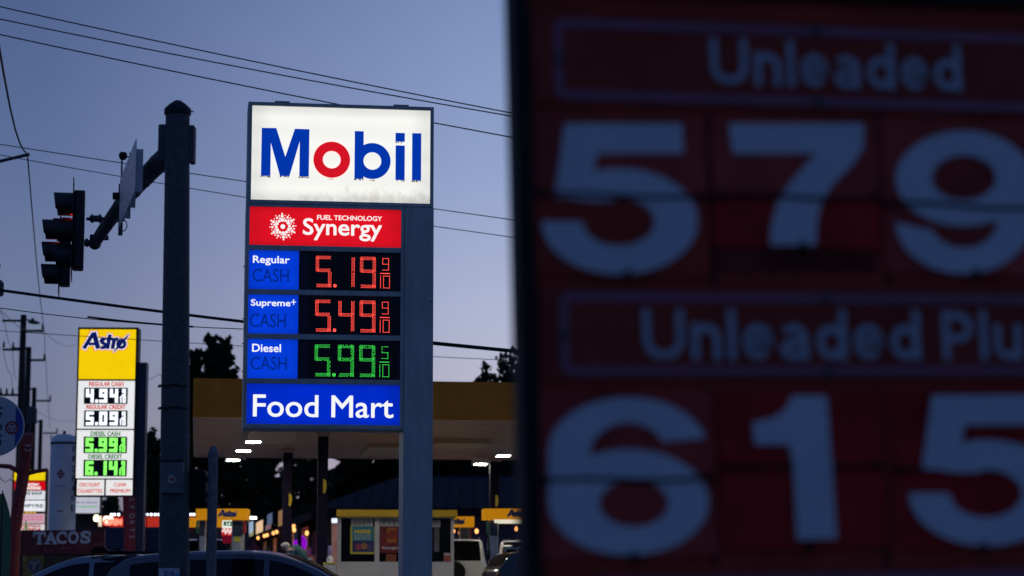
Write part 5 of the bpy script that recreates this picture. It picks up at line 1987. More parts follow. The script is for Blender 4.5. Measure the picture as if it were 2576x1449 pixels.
o_ = qa((175, 1034), (945, 1250))
b_ = MB().box(o_[0], o_[1], 0, .14, o_[2], o_[3]).build('sign_board', mat('dark_red_stand', (.13, .018, .022), .6, 0, .3, 2), tac)
M_tac = mat('pale_stand_lettering', (.62, .66, .72), .6, 0, .18, 9)
mb = MB()
lr = [('T', (300, 415)), ('A', (410, 515)), ('C', (510, 605)), ('O', (615, 715)), ('S', (728, 822))]
for ch, (xa, xb) in lr:
    r_ = qa((xa, 1048 - (xa - 300) * .02), (xb, 1164 - (xa - 300) * .02))
    mb.text(ch, r_, -.012, .018)
    x0, x1, z0, z1 = r_
    if ch == 'T':
        mb.box(x0 + .3 * (x1 - x0), x0 + .7 * (x1 - x0), -.0125, -.002, z0, z0 + .045)
        mb.box(x0, x0 + .05, -.0126, -.002, z1 - .15, z1 - .02).box(x1 - .05, x1, -.0126, -.002, z1 - .15, z1 - .02)
    if ch == 'A':
        mb.box(x0 - .03, x0 + .13, -.0125, -.002, z0, z0 + .04).box(x1 - .13, x1 + .03, -.0125, -.002, z0, z0 + .04)
    if ch in 'CS':
        mb.box(x1 - .05, x1 - .005, -.0125, -.002, z1 - .17, z1 - .02)
    if ch == 'S':
        mb.box(x0 + .005, x0 + .05, -.0125, -.002, z0 + .02, z0 + .16)
mb.build('slab_lettering', M_tac, b_, smooth=False)
mb = MB()
for xa, ya in ((395, 1238), (545, 1215), (690, 1195), (840, 1180)):
    r_ = qa((xa, ya - 28), (xa + 80, ya))
    mb.stroke([(r_[0], r_[2] + .02), (r_[0] + .06, r_[3]), (r_[0] + .1, r_[2] + .03), (r_[0] + .18, r_[2] + .08), (r_[1], r_[2] + .05)], .018, -.012)
mb.build('script_lettering', mat('dull_script', (.30, .10, .13), .6), b_)
o2 = qa((200, 1252), (930, 1600))
MB().box(o2[0], o2[1], .06, 2.4, 0, o_[2] - .002).build('body', mat('stand_dark_body', (.03, .028, .03), .7, 0, .3, 2), tac)
o3 = qa((200, 1258), (390, 1500))
MB().box(o3[0], o3[1], .02, .055, max(.3, o3[2]), o3[3]).build('yellow_poster', mat('stand_ochre', (.22, .15, .03), .6, 0, .4, 4), tac)
o3 = qa((395, 1258), (690, 1500))
MB().box(o3[0], o3[1], .02, .055, max(.3, o3[2]), o3[3]).build('dark_poster', mat('stand_brown', (.07, .045, .02), .6, 0, .6, 5), tac)
c = TS.uv(z2(312, 1357))
rr = 62 * .27778 * 64 / F
mb = MB()
dot(mb, c[0], c[1], rr, .014, 28)
em_ = mb.build('round_emblem', mat('emblem_grey', (.13, .15, .19), .5, 0, .2, 8), tac, fix=False)
mb = MB()
dot(mb, c[0], c[1], rr * .74, .011, 28)
mb.build('emblem_field', mat('emblem_dark', (.05, .05, .08), .5, 0, .3, 12), em_, fix=False)
MB().stroke([(c[0] - .12, c[1] + .1), (c[0], c[1] + .02), (c[0] + .1, c[1] + .12)], .05, .008).stroke([(c[0], c[1] + .1), (c[0] - .02, c[1] - .12)], .07, .0075).build('emblem_mark', mat('emblem_pale', (.30, .26, .30), .5), em_)
# round white sign at the left edge
DS = Pl(-15, 40, 0)
ds = thing_at(DS, 'round_sign', 'big round pale sign with a blue segment and a red swirl emblem', 'sign')
c = DS.uv((-15, 1072))
rd_ = 75 * 40 / F
mb = MB().lathe([(.01, .06), (rd_, .06), (rd_ + .008, .03), (rd_, 0), (.01, 0)], (c[0], 0, c[1]), 56, 'y')
df = mb.build('disc', mat('disc_white', (.50, .54, .58), .5, 0, .08, 2), ds)
xs_ = DS.uv((40, 1072))[0] - c[0]
a_ = math.degrees(math.acos(xs_ / rd_))
pts = arc(c[0], c[1], rd_ * .97, rd_ * .97, -a_, a_, 24)
MB().prism(pts, -.004, -.001).build('blue_segment', mat('segment_blue', (.03, .07, .36), .5), df)
ec = DS.uv((30, 1076))
er = 17 * 40 / F
mb = MB()
dot(mb, ec[0], ec[1], er, -.006, 28)
eb = mb.build('emblem_disc', mat('emblem_red', (.34, .03, .05), .5), ds, fix=False)
mb = MB()
for k in range(3):
    t = R(90 + 120 * k)
    mb.stroke(arc(ec[0] + er * .26 * math.cos(t), ec[1] + er * .26 * math.sin(t), er * .42, er * .42, 0, 360, 20)[:-1], er * .12, -.008 - .0005 * k, None, True)
mb.build('swirl', mat('swirl_white', (.5, .52, .56), .5), eb)
mb = MB()
vs, fs = glyphs('575 41')
s_ = .30
for v in (0,):
    xs = [p[0] for p in vs]
    wd = (max(xs) - min(xs))
    for dx, dz in ((0, 0), (.008, .004), (-.008, -.004)):
        mb.add([(c[0] + .075 - p[1] * .15 + dx + .06, -.003 - abs(dx) * .05, c[1] - .34 + (p[0] - min(xs)) * .68 / wd + dz) for p in vs], fs)
mb.build('turned_lettering', mat('disc_ink', (.03, .03, .04), .5), df, fix=False, smooth=False)
MB().cyl((c[0], .10, 0), (c[0], .10, c[1] + .3), .04, n=12).build('post', M_galv, ds)
# red inflatable tube figure
M_infl = mat('red_nylon', (.26, .022, .022), .55, 0, .25, 3, .1)
TF = Pl(50, 60, 0, base=1.25)
tf = thing_at(TF, 'tube_figure', 'tall leaning red inflatable tube figure with raised arms and a pale smiling face', 'inflatable')
kp = [(66, 1092, 17), (66, 1110, 17.5), (62, 1150, 16.5), (59, 1190, 15.5), (51, 1240, 15), (42, 1296, 15.5), (36, 1340, 16), (33, 1400, 16.5), (31, 1449, 17), (30, 1505, 17)]
pts, rs_ = [], []
for a, b in zip(kp, kp[1:]):
    for j in range(4):
        t = j / 4
        u_ = TF.uv((a[0] + (b[0] - a[0]) * t, a[1] + (b[1] - a[1]) * t))
        pts.append((u_[0], .02 * math.sin(len(pts)), u_[1]))
        rs_.append((a[2] + (b[2] - a[2]) * t) * 60 / F * (1 + .03 * math.sin(len(pts) * 2.3)))
body = MB().tube(pts, rs_, 20).build('body', M_infl, tf)


def limb(lst, r0, r1):
    q = [TF.uv(p) for p in lst]
    out = []
    for a, b in zip(q, q[1:]):
        for j in range(5):
            out.append((a[0] + (b[0] - a[0]) * j / 5, -.02, a[1] + (b[1] - a[1]) * j / 5))
    out.append((q[-1][0], -.02, q[-1][1]))
    return MB().tube(out, [r0 + (r1 - r0) * k / (len(out) - 1) for k in range(len(out))], 12)


limb([(57, 1196), (44, 1184), (25, 1174), (0, 1172), (-24, 1180)], .075, .055).build('arm', M_infl, tf)
limb([(62, 1196), (74, 1190), (92, 1186), (120, 1182)], .07, .05).build('arm', M_infl, tf)
mb = MB()
hx = TF.uv((72, 1128))
rf2 = rs_[3] + .012
for dx, dz, r_ in ((-.03, .06, .035), (.06, .07, .04)):
    dot(mb, hx[0] + dx, hx[1] + dz, r_, -rf2 - .005, 12)
mb.stroke(arc(hx[0] + .02, hx[1] - .01, .075, .065, 190, 350, 10), .035, -rf2 - .004)
mb.build('face', mat('pale_face_print', (.45, .36, .40), .6), tf)
mb = MB()
wtxt = 'PORTLAND'
for k, ch in enumerate(wtxt):
    vs, fs = glyphs(ch)
    t = k / (len(wtxt) - 1)
    px, py = 38 + 16 * t, 1296 - 94 * t
    u_ = TF.uv((px, py))
    an = R(100 - 20)
    sc_ = .12
    an = math.atan2(94, 16)
    mb.add([(u_[0] + sc_ * ((v[0] - .3) * math.cos(an) - (v[1] - .35) * math.sin(an)), -.20, u_[1] + sc_ * ((v[0] - .3) * math.sin(an) + (v[1] - .35) * math.cos(an))) for v in vs], fs)
mb.build('lettering', mat('pale_red_print', (.42, .16, .18), .6), tf, smooth=False, fix=False)
MB().box(-.5, -.1, -.25, .25, 0, .35).build('blower', M_dark, tf, .05)
tf.children[-1].location = (TF.uv((30, 1505))[0] + .3, 0, 0)
# feather flags


def feather(name, pts, Y, m, label, txt=None, tm=None, mastx=None):
    pl = Pl(pts[0][0], Y, 0, base=g(Y))
    t = thing_at(pl, name, label, 'feather flag', 'feather flags on poles')
    q = [pl.uv(p) for p in pts]
    f_ = MB().prism(q, -.006, .006).build('cloth', m, t)
    mx = pl.uv((mastx, 1449))[0] if mastx is not None else q[0][0] - .02
    zt = max(p[1] for p in q)
    MB().cyl((mx, 0, 0), (mx, 0, zt + .05), .025, .012, 8).build('pole', M_dark, t)
    if txt:
        ax, ay, bx_, by, h_ = txt[1]
        mb = MB()
        for k, ch in enumerate(txt[0]):
            vs, fs = glyphs(ch)
            u_ = pl.uv((ax + (bx_ - ax) * k / max(1, len(txt[0]) - 1), ay + (by - ay) * k / max(1, len(txt[0]) - 1)))
            mb.add([(u_[0] + (v[1] - .35) * h_, -.008, u_[1] - (v[0] - .3) * h_) for v in vs], fs)
            mb.add([(u_[0] + (v[1] - .35) * h_ + .015, -.0085, u_[1] - (v[0] - .3) * h_ + .01) for v in vs], fs)
        mb.build('vertical_lettering', tm, f_, smooth=False, fix=False)
    return t


feather('feather_flag', [(-6, 1245), (9, 1240), (17, 1262), (24, 1290), (28, 1320), (27, 1390), (21, 1470), (-4, 1480)], 47, mat('green_flag_cloth', (.10, .22, .10), .7, 0, .2, 2), 'green feather flag below the big round pale sign', None, None, 0)
feather('feather_flag', [(309, 1249), (340, 1249), (341, 1300), (340, 1393), (313, 1400), (311, 1330)], 66, mat('red_flag_cloth', (.24, .025, .045), .7, 0, .2, 2), 'dark red feather flag with pale vertical letters under the yellow sign', ('SPORTS', (331, 1258, 332, 1352, .20)), mat('flag_pale_print', (.42, .34, .40), .7), 342)
feather('feather_flag', [(361, 1207), (365, 1215), (366, 1260), (365, 1392), (360, 1396)], 73, mat('thin_red_flag_cloth', (.13, .02, .05), .7, 0, .2, 2), 'narrow dark red feather flag behind the yellow sign pillar', None, None, 366)
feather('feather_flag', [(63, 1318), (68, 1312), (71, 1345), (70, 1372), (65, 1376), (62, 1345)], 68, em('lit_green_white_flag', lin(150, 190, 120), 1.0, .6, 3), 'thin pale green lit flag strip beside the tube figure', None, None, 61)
# ------------------------------------------------------------------ trees
M_leaf = [leafmat('leaf_dark', (.045, .06, .034)), leafmat('leaf_mid', (.06, .085, .045)), leafmat('leaf_black_green', (.03, .042, .024))]
M_bark = mat('bark', (.04, .032, .025), .9, 0, .3, 5)


def tree(px, pytop, Y, hw, label, shape='round', leaves=5000, leaf=.30, m=0, crown_low=.22, dens=1.0, seed=1, name='tree'):
    rnd = random.Random(seed)
    q = P(px, pytop, Y)
    b0 = g(Y)
    H = q.z - b0
    r = hw * Y / F
    t = thing(name, label, 'tree', (q.x, Y, b0), 0, 'dark trees behind the station')
    tr_ = MB()
    tp = [(0, 0, -.1)]
    for k in range(1, 7):
        tp.append((rnd.uniform(-.06, .06) * r, rnd.uniform(-.06, .06) * r, H * .92 * k / 6))
    r0 = .05 + H * .016
    tr_.tube(tp, [r0 * (1 - .14 * k) for k in range(7)], 8)
    clumps = []
    nb = 26 if shape != 'round' else 30
    for k in range(nb):
        f = crown_low + (1 - crown_low) * ((k + rnd.random()) / nb)
        ang = k * 2.4 + rnd.uniform(-.4, .4)
        if shape == 'cone':
            wd = r * (1.02 - ((f - crown_low) / (1 - crown_low)) ** 1.4 * .92) * rnd.uniform(.75, 1.08)
        else:
            u_ = (f - crown_low) / (1 - crown_low)
            wd = r * math.sqrt(max(.04, 1 - (2 * u_ - .95) ** 2 * .92)) * rnd.uniform(.7, 1.1)
        a = Vector(tp[min(6, int(f * 6))])
        a.z = max(.2, (f - .12)) * H * .92
        e = Vector((wd * math.cos(ang) * .82, wd * math.sin(ang) * .82, f * H * (.97)))
        mid = a.lerp(e, .5) + Vector((0, 0, -.03 * H))
        tr_.tube([a, mid, e], [r0 * .34 * (1 - .5 * f), r0 * .22, .02], 5)
        for j in range(4):
            c = a.lerp(e, .38 + .22 * j + rnd.uniform(-.05, .05))
            clumps.append((c, max(.35, wd * (.22 + .1 * (j < 3)) * rnd.uniform(.8, 1.25))))
    tr_.build('trunk', M_bark, t)
    cr = MB()
    tot = sum(c_ ** 2 for _, c_ in clumps)
    for c, cr_ in clumps:
        # each clump throws out a few leafy sprays; leaves thin out towards the tip of each
        nl = leaves * dens * cr_ ** 2 / tot
        nsp = 7
        for _ in range(nsp):
            d = Vector((rnd.gauss(0, 1), rnd.gauss(0, 1), rnd.gauss(.25, .9))).normalized()
            ln = cr_ * rnd.uniform(.7, 1.55)
            for _ in range(int(nl / nsp * rnd.uniform(.6, 1.4))):
                f = rnd.random() ** .8
                w0 = cr_ * .30 * (1.1 - f)
                p = c + d * (ln * f) + Vector((rnd.gauss(0, w0), rnd.gauss(0, w0), rnd.gauss(0, w0)))
                if p.z > H * 1.03 or p.z < .3:
                    continue
                s = leaf * rnd.uniform(.5, 1.2)
                u_ = Vector((rnd.gauss(0, 1), rnd.gauss(0, 1), rnd.gauss(0, .6))).normalized()
                w_ = u_.orthogonal().normalized()
                w_.rotate(Matrix.Rotation(rnd.uniform(0, 6.28), 3, u_))
                v_ = u_.cross(w_)
                cr.add([p - w_ * s, p - v_ * s * .5, p + w_ * s, p + v_ * s * .5], [(0, 1, 2, 3)])
    cr.build('crown', M_leaf[m], t, smooth=False, fix=False)
    return t


tree(540, 838, 104, 92, 'tall dark tree rising above one end of the canopy, behind the thick pole', 'round', 30000, .19, 0, .52, seed=3)
tree(1275, 868, 118, 105, 'thin leaved tree above the canopy, half hidden by the dark red board', 'round', 15000, .18, 0, .5, .8, seed=5)
tree(384, 1080, 112, 44, 'slim dark tree squeezed between the navy pillar and the thick pole', 'cone', 8000, .20, 0, .1, seed=8)
tree(279, 1252, 130, 24, 'small round tree below the yellow lit sign', 'round', 3500, .28, 1, .15, seed=9, name='small_tree')
TR = [(500, 1050, 160, 80), (600, 1060, 168, 90), (680, 1050, 162, 86), (775, 1074, 170, 76), (898, 1062, 116, 66), (985, 1062, 118, 70), (1075, 1068, 114, 66), (1160, 1058, 118, 72), (1252, 1064, 116, 70), (1345, 1060, 118, 72)]
LB = ['dark tree seen under the canopy behind the small signal post', 'dark tree under the canopy above the drum sign', 'gappy dark tree behind the purple column with the lower plate', 'dark tree between the two purple columns beside the kiosk',
      'dense dark tree behind the kiosk poster with teal', 'dense dark tree rising behind the kiosk middle', 'dense dark tree hidden mostly by the tall pylon pillar', 'dense dark tree between the tall pylon pillar and the white cars', 'dense dark tree behind the white off-road car', 'dense dark tree at the edge of the dark red board']
for k, (a, b, c, d) in enumerate(TR):
    tree(a, b, c, d, LB[k], 'round', 12000 if k < 4 else 8000, .34 if k < 4 else .46, 2 if k >= 4 else 0, .02 if k >= 4 else .03, (.5, .5, .6, .75)[k] if k < 4 else 1.0, seed=20 + k)
# ------------------------------------------------------------------ vehicles


def cat(knots, x):
    """smooth interpolation through knots (x, a, b, c ...)"""
    n = len(knots)
    for i in range(n - 1):
        if knots[i][0] <= x <= knots[i + 1][0] + 1e-9:
            p1, p2 = knots[i], knots[i + 1]
            p0 = knots[max(0, i - 1)]
            p3 = knots[min(n - 1, i + 2)]
            h = p2[0] - p1[0]
            t = (x - p1[0]) / h
            r = []
            for k in range(1, len(p1)):
                m1 = (p2[k] - p0[k]) / max(1e-6, p2[0] - p0[0]) * h
                m2 = (p3[k] - p1[k]) / max(1e-6, p3[0] - p1[0]) * h
                a, b = p1[k], p2[k]
                r.append((2 * t ** 3 - 3 * t * t + 1) * a + (t ** 3 - 2 * t * t + t) * m1 + (-2 * t ** 3 + 3 * t * t) * b + (t ** 3 - t * t) * m2)
            return r
    return list(knots[0][1:]) if x < knots[0][0] else list(knots[-1][1:])


def car(name, label, loc, yaw, knots, paint, cab, screens, wheels, group=None, tumble=.30, glass=None, pillars=(), lights=True, wr=.33, cat_='car'):
    """knots: x, low edge, belt, roof, half width; +x is the front. cab: x range of the side windows; screens: front and rear glass x ranges"""
    t = thing(name, label, cat_, loc, yaw, group)
    glass = glass or M_glass
    x0, x1 = knots[0][0], knots[-1][0]
    xs = [x0 + (x1 - x0) * i / 64 for i in range(65)]

    def ring(x):
        lo, be, ro, hw = cat(knots, x)
        ro = max(ro, be + .012)
        tb = tumble * (ro - be)
        hr = hw * .955 - tb
        return [(hw * .86, lo), (hw * .97, lo + .12), (hw, (lo + be) * .5), (hw * .985, be - .07), (hw * .955, be), (hw * .955 - tb * .55, be + (ro - be) * .55), (hr + .01, be + (ro - be) * .90), (hr - .05, be + (ro - be) * .972), (hr - .16, be + (ro - be) * .993), (hr * .45, ro)]
    vs, fs = [], []
    for x in xs:
        r_ = ring(x)
        vs += [(x, -y, z) for y, z in r_] + [(x, y, z) for y, z in r_[::-1]]
    m = 20
    for i in range(len(xs) - 1):
        for k in range(m):
            fs.append((i * m + k, i * m + (k + 1) % m, (i + 1) * m + (k + 1) % m, (i + 1) * m + k))
    fs += [tuple(range(m)), tuple(range((len(xs) - 1) * m, len(xs) * m))]
    mbx = MB().add(vs, fs)
    body = mbx.build('body', paint, t)

    def side(x, f, s, off=.007):
        lo, be, ro, hw = cat(knots, x)
        y = hw * .955 - tumble * (ro - be) * f + off
        return (x, s * y, be + (ro - be) * f)
    for s in (-1, 1):
        segs = []
        edge = [cab[0]] + list(pillars) + [cab[1]]
        for a, b in zip(edge, edge[1:]):
            a2 = a + (.035 if a != cab[0] else 0)
            b2 = b - (.035 if b != cab[1] else 0)
            n = 10
            mb = MB()
            vs, fs = [], []
            for i in range(n + 1):
                x = a2 + (b2 - a2) * i / n
                lo, be, ro, hw = cat(knots, x)
                ft = max(.06, 1 - .085 / max(.09, ro - be) * 1.35)
                for f in (.05, .05 + (ft - .05) * .5, ft):
                    vs.append(side(x, f, s, .010))
            for i in range(n):
                for k in range(2):
                    fs.append((i * 3 + k, (i + 1) * 3 + k, (i + 1) * 3 + k + 1, i * 3 + k + 1))
            mb.add(vs, fs).build('side_window', glass, t)
        # door seams and handles
        mb = MB()
        for x in list(pillars):
            lo, be, ro, hw = cat(knots, x)
            mb.box(x - .03, x + .15, s * (hw * .98) - .012, s * (hw * .98) + .02, be - .16, be - .12)
        mb.each('door_handle', M_black, t)
        mx = cab[1] - .12
        lo, be, ro, hw = cat(knots, mx)
        MB().box(mx - .05, mx + .09, min(s * hw, s * (hw + .2)), max(s * hw, s * (hw + .2)), be + .02, be + .17).build('wing_mirror', paint, t, .03)
    for nm_, (a, b) in zip(('windscreen', 'rear_window'), screens):
        n = 8
        vs, fs = [], []
        for i in range(n + 1):
            x = a + (b - a) * i / n
            lo, be, ro, hw = cat(knots, x)
            hr = hw * .955 - tumble * (ro - be) - .09
            up_ = .014
            dx_ = .012 if nm_ == 'windscreen' else -.012
            vs += [(x + dx_, -hr, ro + up_ - .012), (x + dx_, -hr * .5, ro + up_), (x + dx_, 0, ro + up_ + .002), (x + dx_, hr * .5, ro + up_), (x + dx_, hr, ro + up_ - .012)]
        for i in range(n):
            for k in range(4):
                fs.append((i * 5 + k, i * 5 + k + 1, (i + 1) * 5 + k + 1, (i + 1) * 5 + k))
        MB().add(vs, fs).build(nm_, glass, t)
    for wx in wheels:
        for s in (-1, 1):
            lo, be, ro, hw = cat(knots, wx)
            w_ = MB().lathe([(wr * .62, -.11), (wr * .97, -.10), (wr, -.05), (wr, .05), (wr * .97, .10), (wr * .62, .11)], (wx, s * (hw - .10), wr), 28, 'y').build('wheel', M_black, t)
            MB().lathe([(.02, -.02), (wr * .25, -.015), (wr * .6, 0), (wr * .64, .01)][::1], (wx, s * (hw - .0), wr), 20, 'y').build('rim', M_alu, w_)
    if lights:
        for s in (-1, 1):
            lo, be, ro, hw = cat(knots, x0 + .06)
            MB().box(x0 - .02, x0 + .10, min(s * hw * .62, s * hw * .97), max(s * hw * .62, s * hw * .97), be - .22, be - .06).build('tail_light', mat('tail_red', (.25, .01, .01), .25), t, .02)
            lo, be, ro, hw = cat(knots, x1 - .1)
            MB().box(x1 - .12, x1 - .01, min(s * hw * .6, s * hw * .95), max(s * hw * .6, s * hw * .95), be - .16, be - .05).build('headlight', mat('lamp_clear', (.5, .5, .5), .15), t, .02)
    return t


M_pblu = mat('dark_blue_grey_paint', (.075, .088, .11), .28, .5, .05, 3, coat=.8)
M_psil = mat('silver_blue_paint', (.20, .22, .25), .28, .5, .05, 3, coat=.8)
M_pwht = mat('white_car_paint', (.82, .80, .74), .3, 0, .04, 3, coat=.6)
M_pblk = mat('black_car_paint', (.03, .03, .034), .22, .3, .05, 3, coat=.8)
K_hatch = [(-2.2, .38, .86, .90, .80), (-2.12, .3, .95, 1.06, .86), (-1.95, .26, .99, 1.36, .89), (-1.75, .24, 1.0, 1.475, .90), (-1.2, .22, 1.0, 1.535, .91), (-.3, .2, .985, 1.56, .91), (.15, .2, .97, 1.525, .91), (.55, .2, .955, 1.38, .91), (1.0, .2, .95, 1.12, .90), (1.25, .22, .935, .985, .89), (1.8, .26, .86, .90, .86), (2.1, .3, .74, .78, .80), (2.2, .36, .62, .66, .74)]
AY = 29.0
q = P(262 + 2.2 * 193, 1449, AY)
zA = P(645, 1386, AY).z - 1.56
ca = car('hatchback_car', 'dark blue grey hatchback with a roof spoiler, passing behind the thick pole', (q.x, AY, g(AY)), 0, K_hatch, M_pblu, (-1.72, .86), ((.2, 1.2), (-2.1, -1.86)), (-1.38, 1.32), 'cars passing along the road', pillars=(-1.0, .0))
sc_ = (P(645, 1386, AY).z - g(AY)) / 1.56
ca.scale = (1, 1, sc_)
mb = MB()
mb.add(*(lambda n=8: ([(x, y, z) for x, z in ((-2.12, 1.455), (-1.66, 1.515), (-1.66, 1.475), (-2.10, 1.425)) for y in (-.62, .62)], [(0, 1, 3, 2), (4, 5, 7, 6), (0, 2, 4, 6), (1, 7, 5, 3), (2, 3, 5, 4), (0, 6, 7, 1)]))())
mb.build('roof_spoiler', M_pblk, ca, .012)
K_suv = [(-2.3, .4, .95, .99, .82), (-2.2, .32, 1.05, 1.2, .9), (-2.0, .28, 1.08, 1.52, .93), (-1.7, .26, 1.08, 1.60, .94), (-.6, .24, 1.06, 1.645, .94), (.2, .24, 1.05, 1.63, .94), (.52, .24, 1.04, 1.56, .94), (.85, .24, 1.04, 1.40, .94), (1.2, .24, 1.03, 1.19, .93), (1.5, .26, 1.02, 1.06, .92), (2.0, .3, .93, .97, .89), (2.25, .34, .8, .84, .82), (2.32, .42, .66, .7, .76)]
BY = 32.3
sB = BY / F
xw = P(203, 1449, BY).x         # where the windscreen meets the roof
zB = P(300, 1397.5, BY).z - g(BY)
cb = car('suv_car', 'silver blue car with a roof rack, half hidden behind the dark hatchback', (xw + .42, BY, g(BY)), math.pi, K_suv, M_psil, (-1.9, 1.12), ((.56, 1.48), (-2.2, -1.98)), (-1.4, 1.42), 'cars passing along the road', pillars=(-.95, .12))
cb.scale = (1, 1, zB / 1.645)
mb = MB()
for s_ in (-1, 1):
    mb.tube([(.15, s_ * .66, 1.63), (.1, s_ * .66, 1.69), (-1.6, s_ * .66, 1.67), (-1.7, s_ * .66, 1.60)], .02, 8)
mb.each('roof_rail', M_black, cb)
mb = MB()
for x in (.02, -.92):
    MB().box(x - .05, x + .05, -.72, .72, 1.705, 1.735).build('cross_bar', M_black, cb)
    for s_ in (-1, 1):
        mb.prism([(x - .13, 1.69), (x + .15, 1.69), (x + .07, 1.765), (x - .05, 1.775)], s_ * .68 - .05, s_ * .68 + .05)
mb.each('rack_foot', M_black, cb)
# white off-road car at the pumps, seen from behind
K_box = [(-2.3, .5, 1.10, 1.16, .84), (-2.24, .42, 1.14, 1.5, .90), (-2.16, .40, 1.15, 1.84, .92), (-2.0, .38, 1.15, 1.93, .93), (-1.0, .36, 1.13, 1.95, .94), (.2, .36, 1.12, 1.94, .94), (.55, .36, 1.11, 1.86, .94), (.95, .36, 1.10, 1.50, .93), (1.25, .38, 1.08, 1.16, .92), (2.0, .4, 1.0, 1.04, .9), (2.3, .46, .8, .84, .84)]


def rear_suv(pxc, pyt, Y, label, yaw=90, paint=M_pwht, w=1.0, roofrails=True, group='white cars at the pumps'):
    q = P(pxc, 1449, Y)
    c = car('offroad_car', label, (q.x, Y + 2.3, 1.25), R(yaw), K_box, paint, (-1.95, .95), ((.6, 1.2), (-2.26, -2.14)), (-1.45, 1.45), group, tumble=.16, pillars=(-.9, .15), wr=.38, lights=False)
    h = P(pxc, pyt, Y).z - 1.25
    c.scale = (1, 1, h / 1.95)
    mb = MB()
    mb.add(*(lambda: ([(-2.285 + .10 * (z - 1.2) / .6 - .012, y, z) for y, z in ((-.74, 1.22), (.74, 1.22), (.70, 1.70), (.60, 1.74), (-.60, 1.74), (-.70, 1.70))], [(0, 1, 2, 3, 4, 5)]))())
    mb.build('back_glass', M_glass, c, fix=False, smooth=False)
    MB().lathe([(.05, -.05), (.16, -.055), (.34, -.04), (.37, .02), (.37, .12)], (-2.36, .08, .85), 24, 'x').build('spare_wheel', M_black, c)
    MB().box(-2.42, -2.30, -.85, .85, .42, .62).build('bumper', M_black, c, .03)
    if roofrails:
        mb = MB()
        for s_ in (-1, 1):
            mb.tube([(.1, s_ * .68, 1.94), (0, s_ * .68, 2.0), (-1.8, s_ * .68, 2.0), (-1.9, s_ * .68, 1.93)], .02, 8)
        mb.each('roof_rail', M_black, c)
    return c


rear_suv(1147, 1355, 67, 'white off-road car seen from behind, beside the kiosk')
rear_suv(1318, 1358, 74, 'second white car, mostly hidden by the pump with the bowed topper')
rear_suv(515, 1354, 76, 'white car behind the pump and the slim grey post', roofrails=False)
# dark car nearer, right by the board
q = P(1296, 1449, 53)
cd2 = car('dark_car', 'dark car with a small red tail light, against the edge of the dark red board', (q.x + 1.55, 53, g(53)), R(14), K_hatch, M_pblk, (-1.72, .86), ((.2, 1.2), (-2.1, -1.86)), (-1.38, 1.32), 'cars passing along the road', pillars=(-1.0, .0))
h = P(1296, 1384, 53).z - g(53)
cd2.scale = (1, 1, min(1.15, h / 1.56))
mb = MB().tube([(-1.7, -.6, 1.53), (-1.66, -.6, 1.62), (-.2, -.6, 1.64), (-.1, -.6, 1.57)], .025, 8).tube([(-1.7, .6, 1.53), (-1.66, .6, 1.62), (-.2, .6, 1.64), (-.1, .6, 1.57)], .025, 8)
mb.each('roof_rail', M_alu, cd2)
# ------------------------------------------------------------------ the person by the kiosk


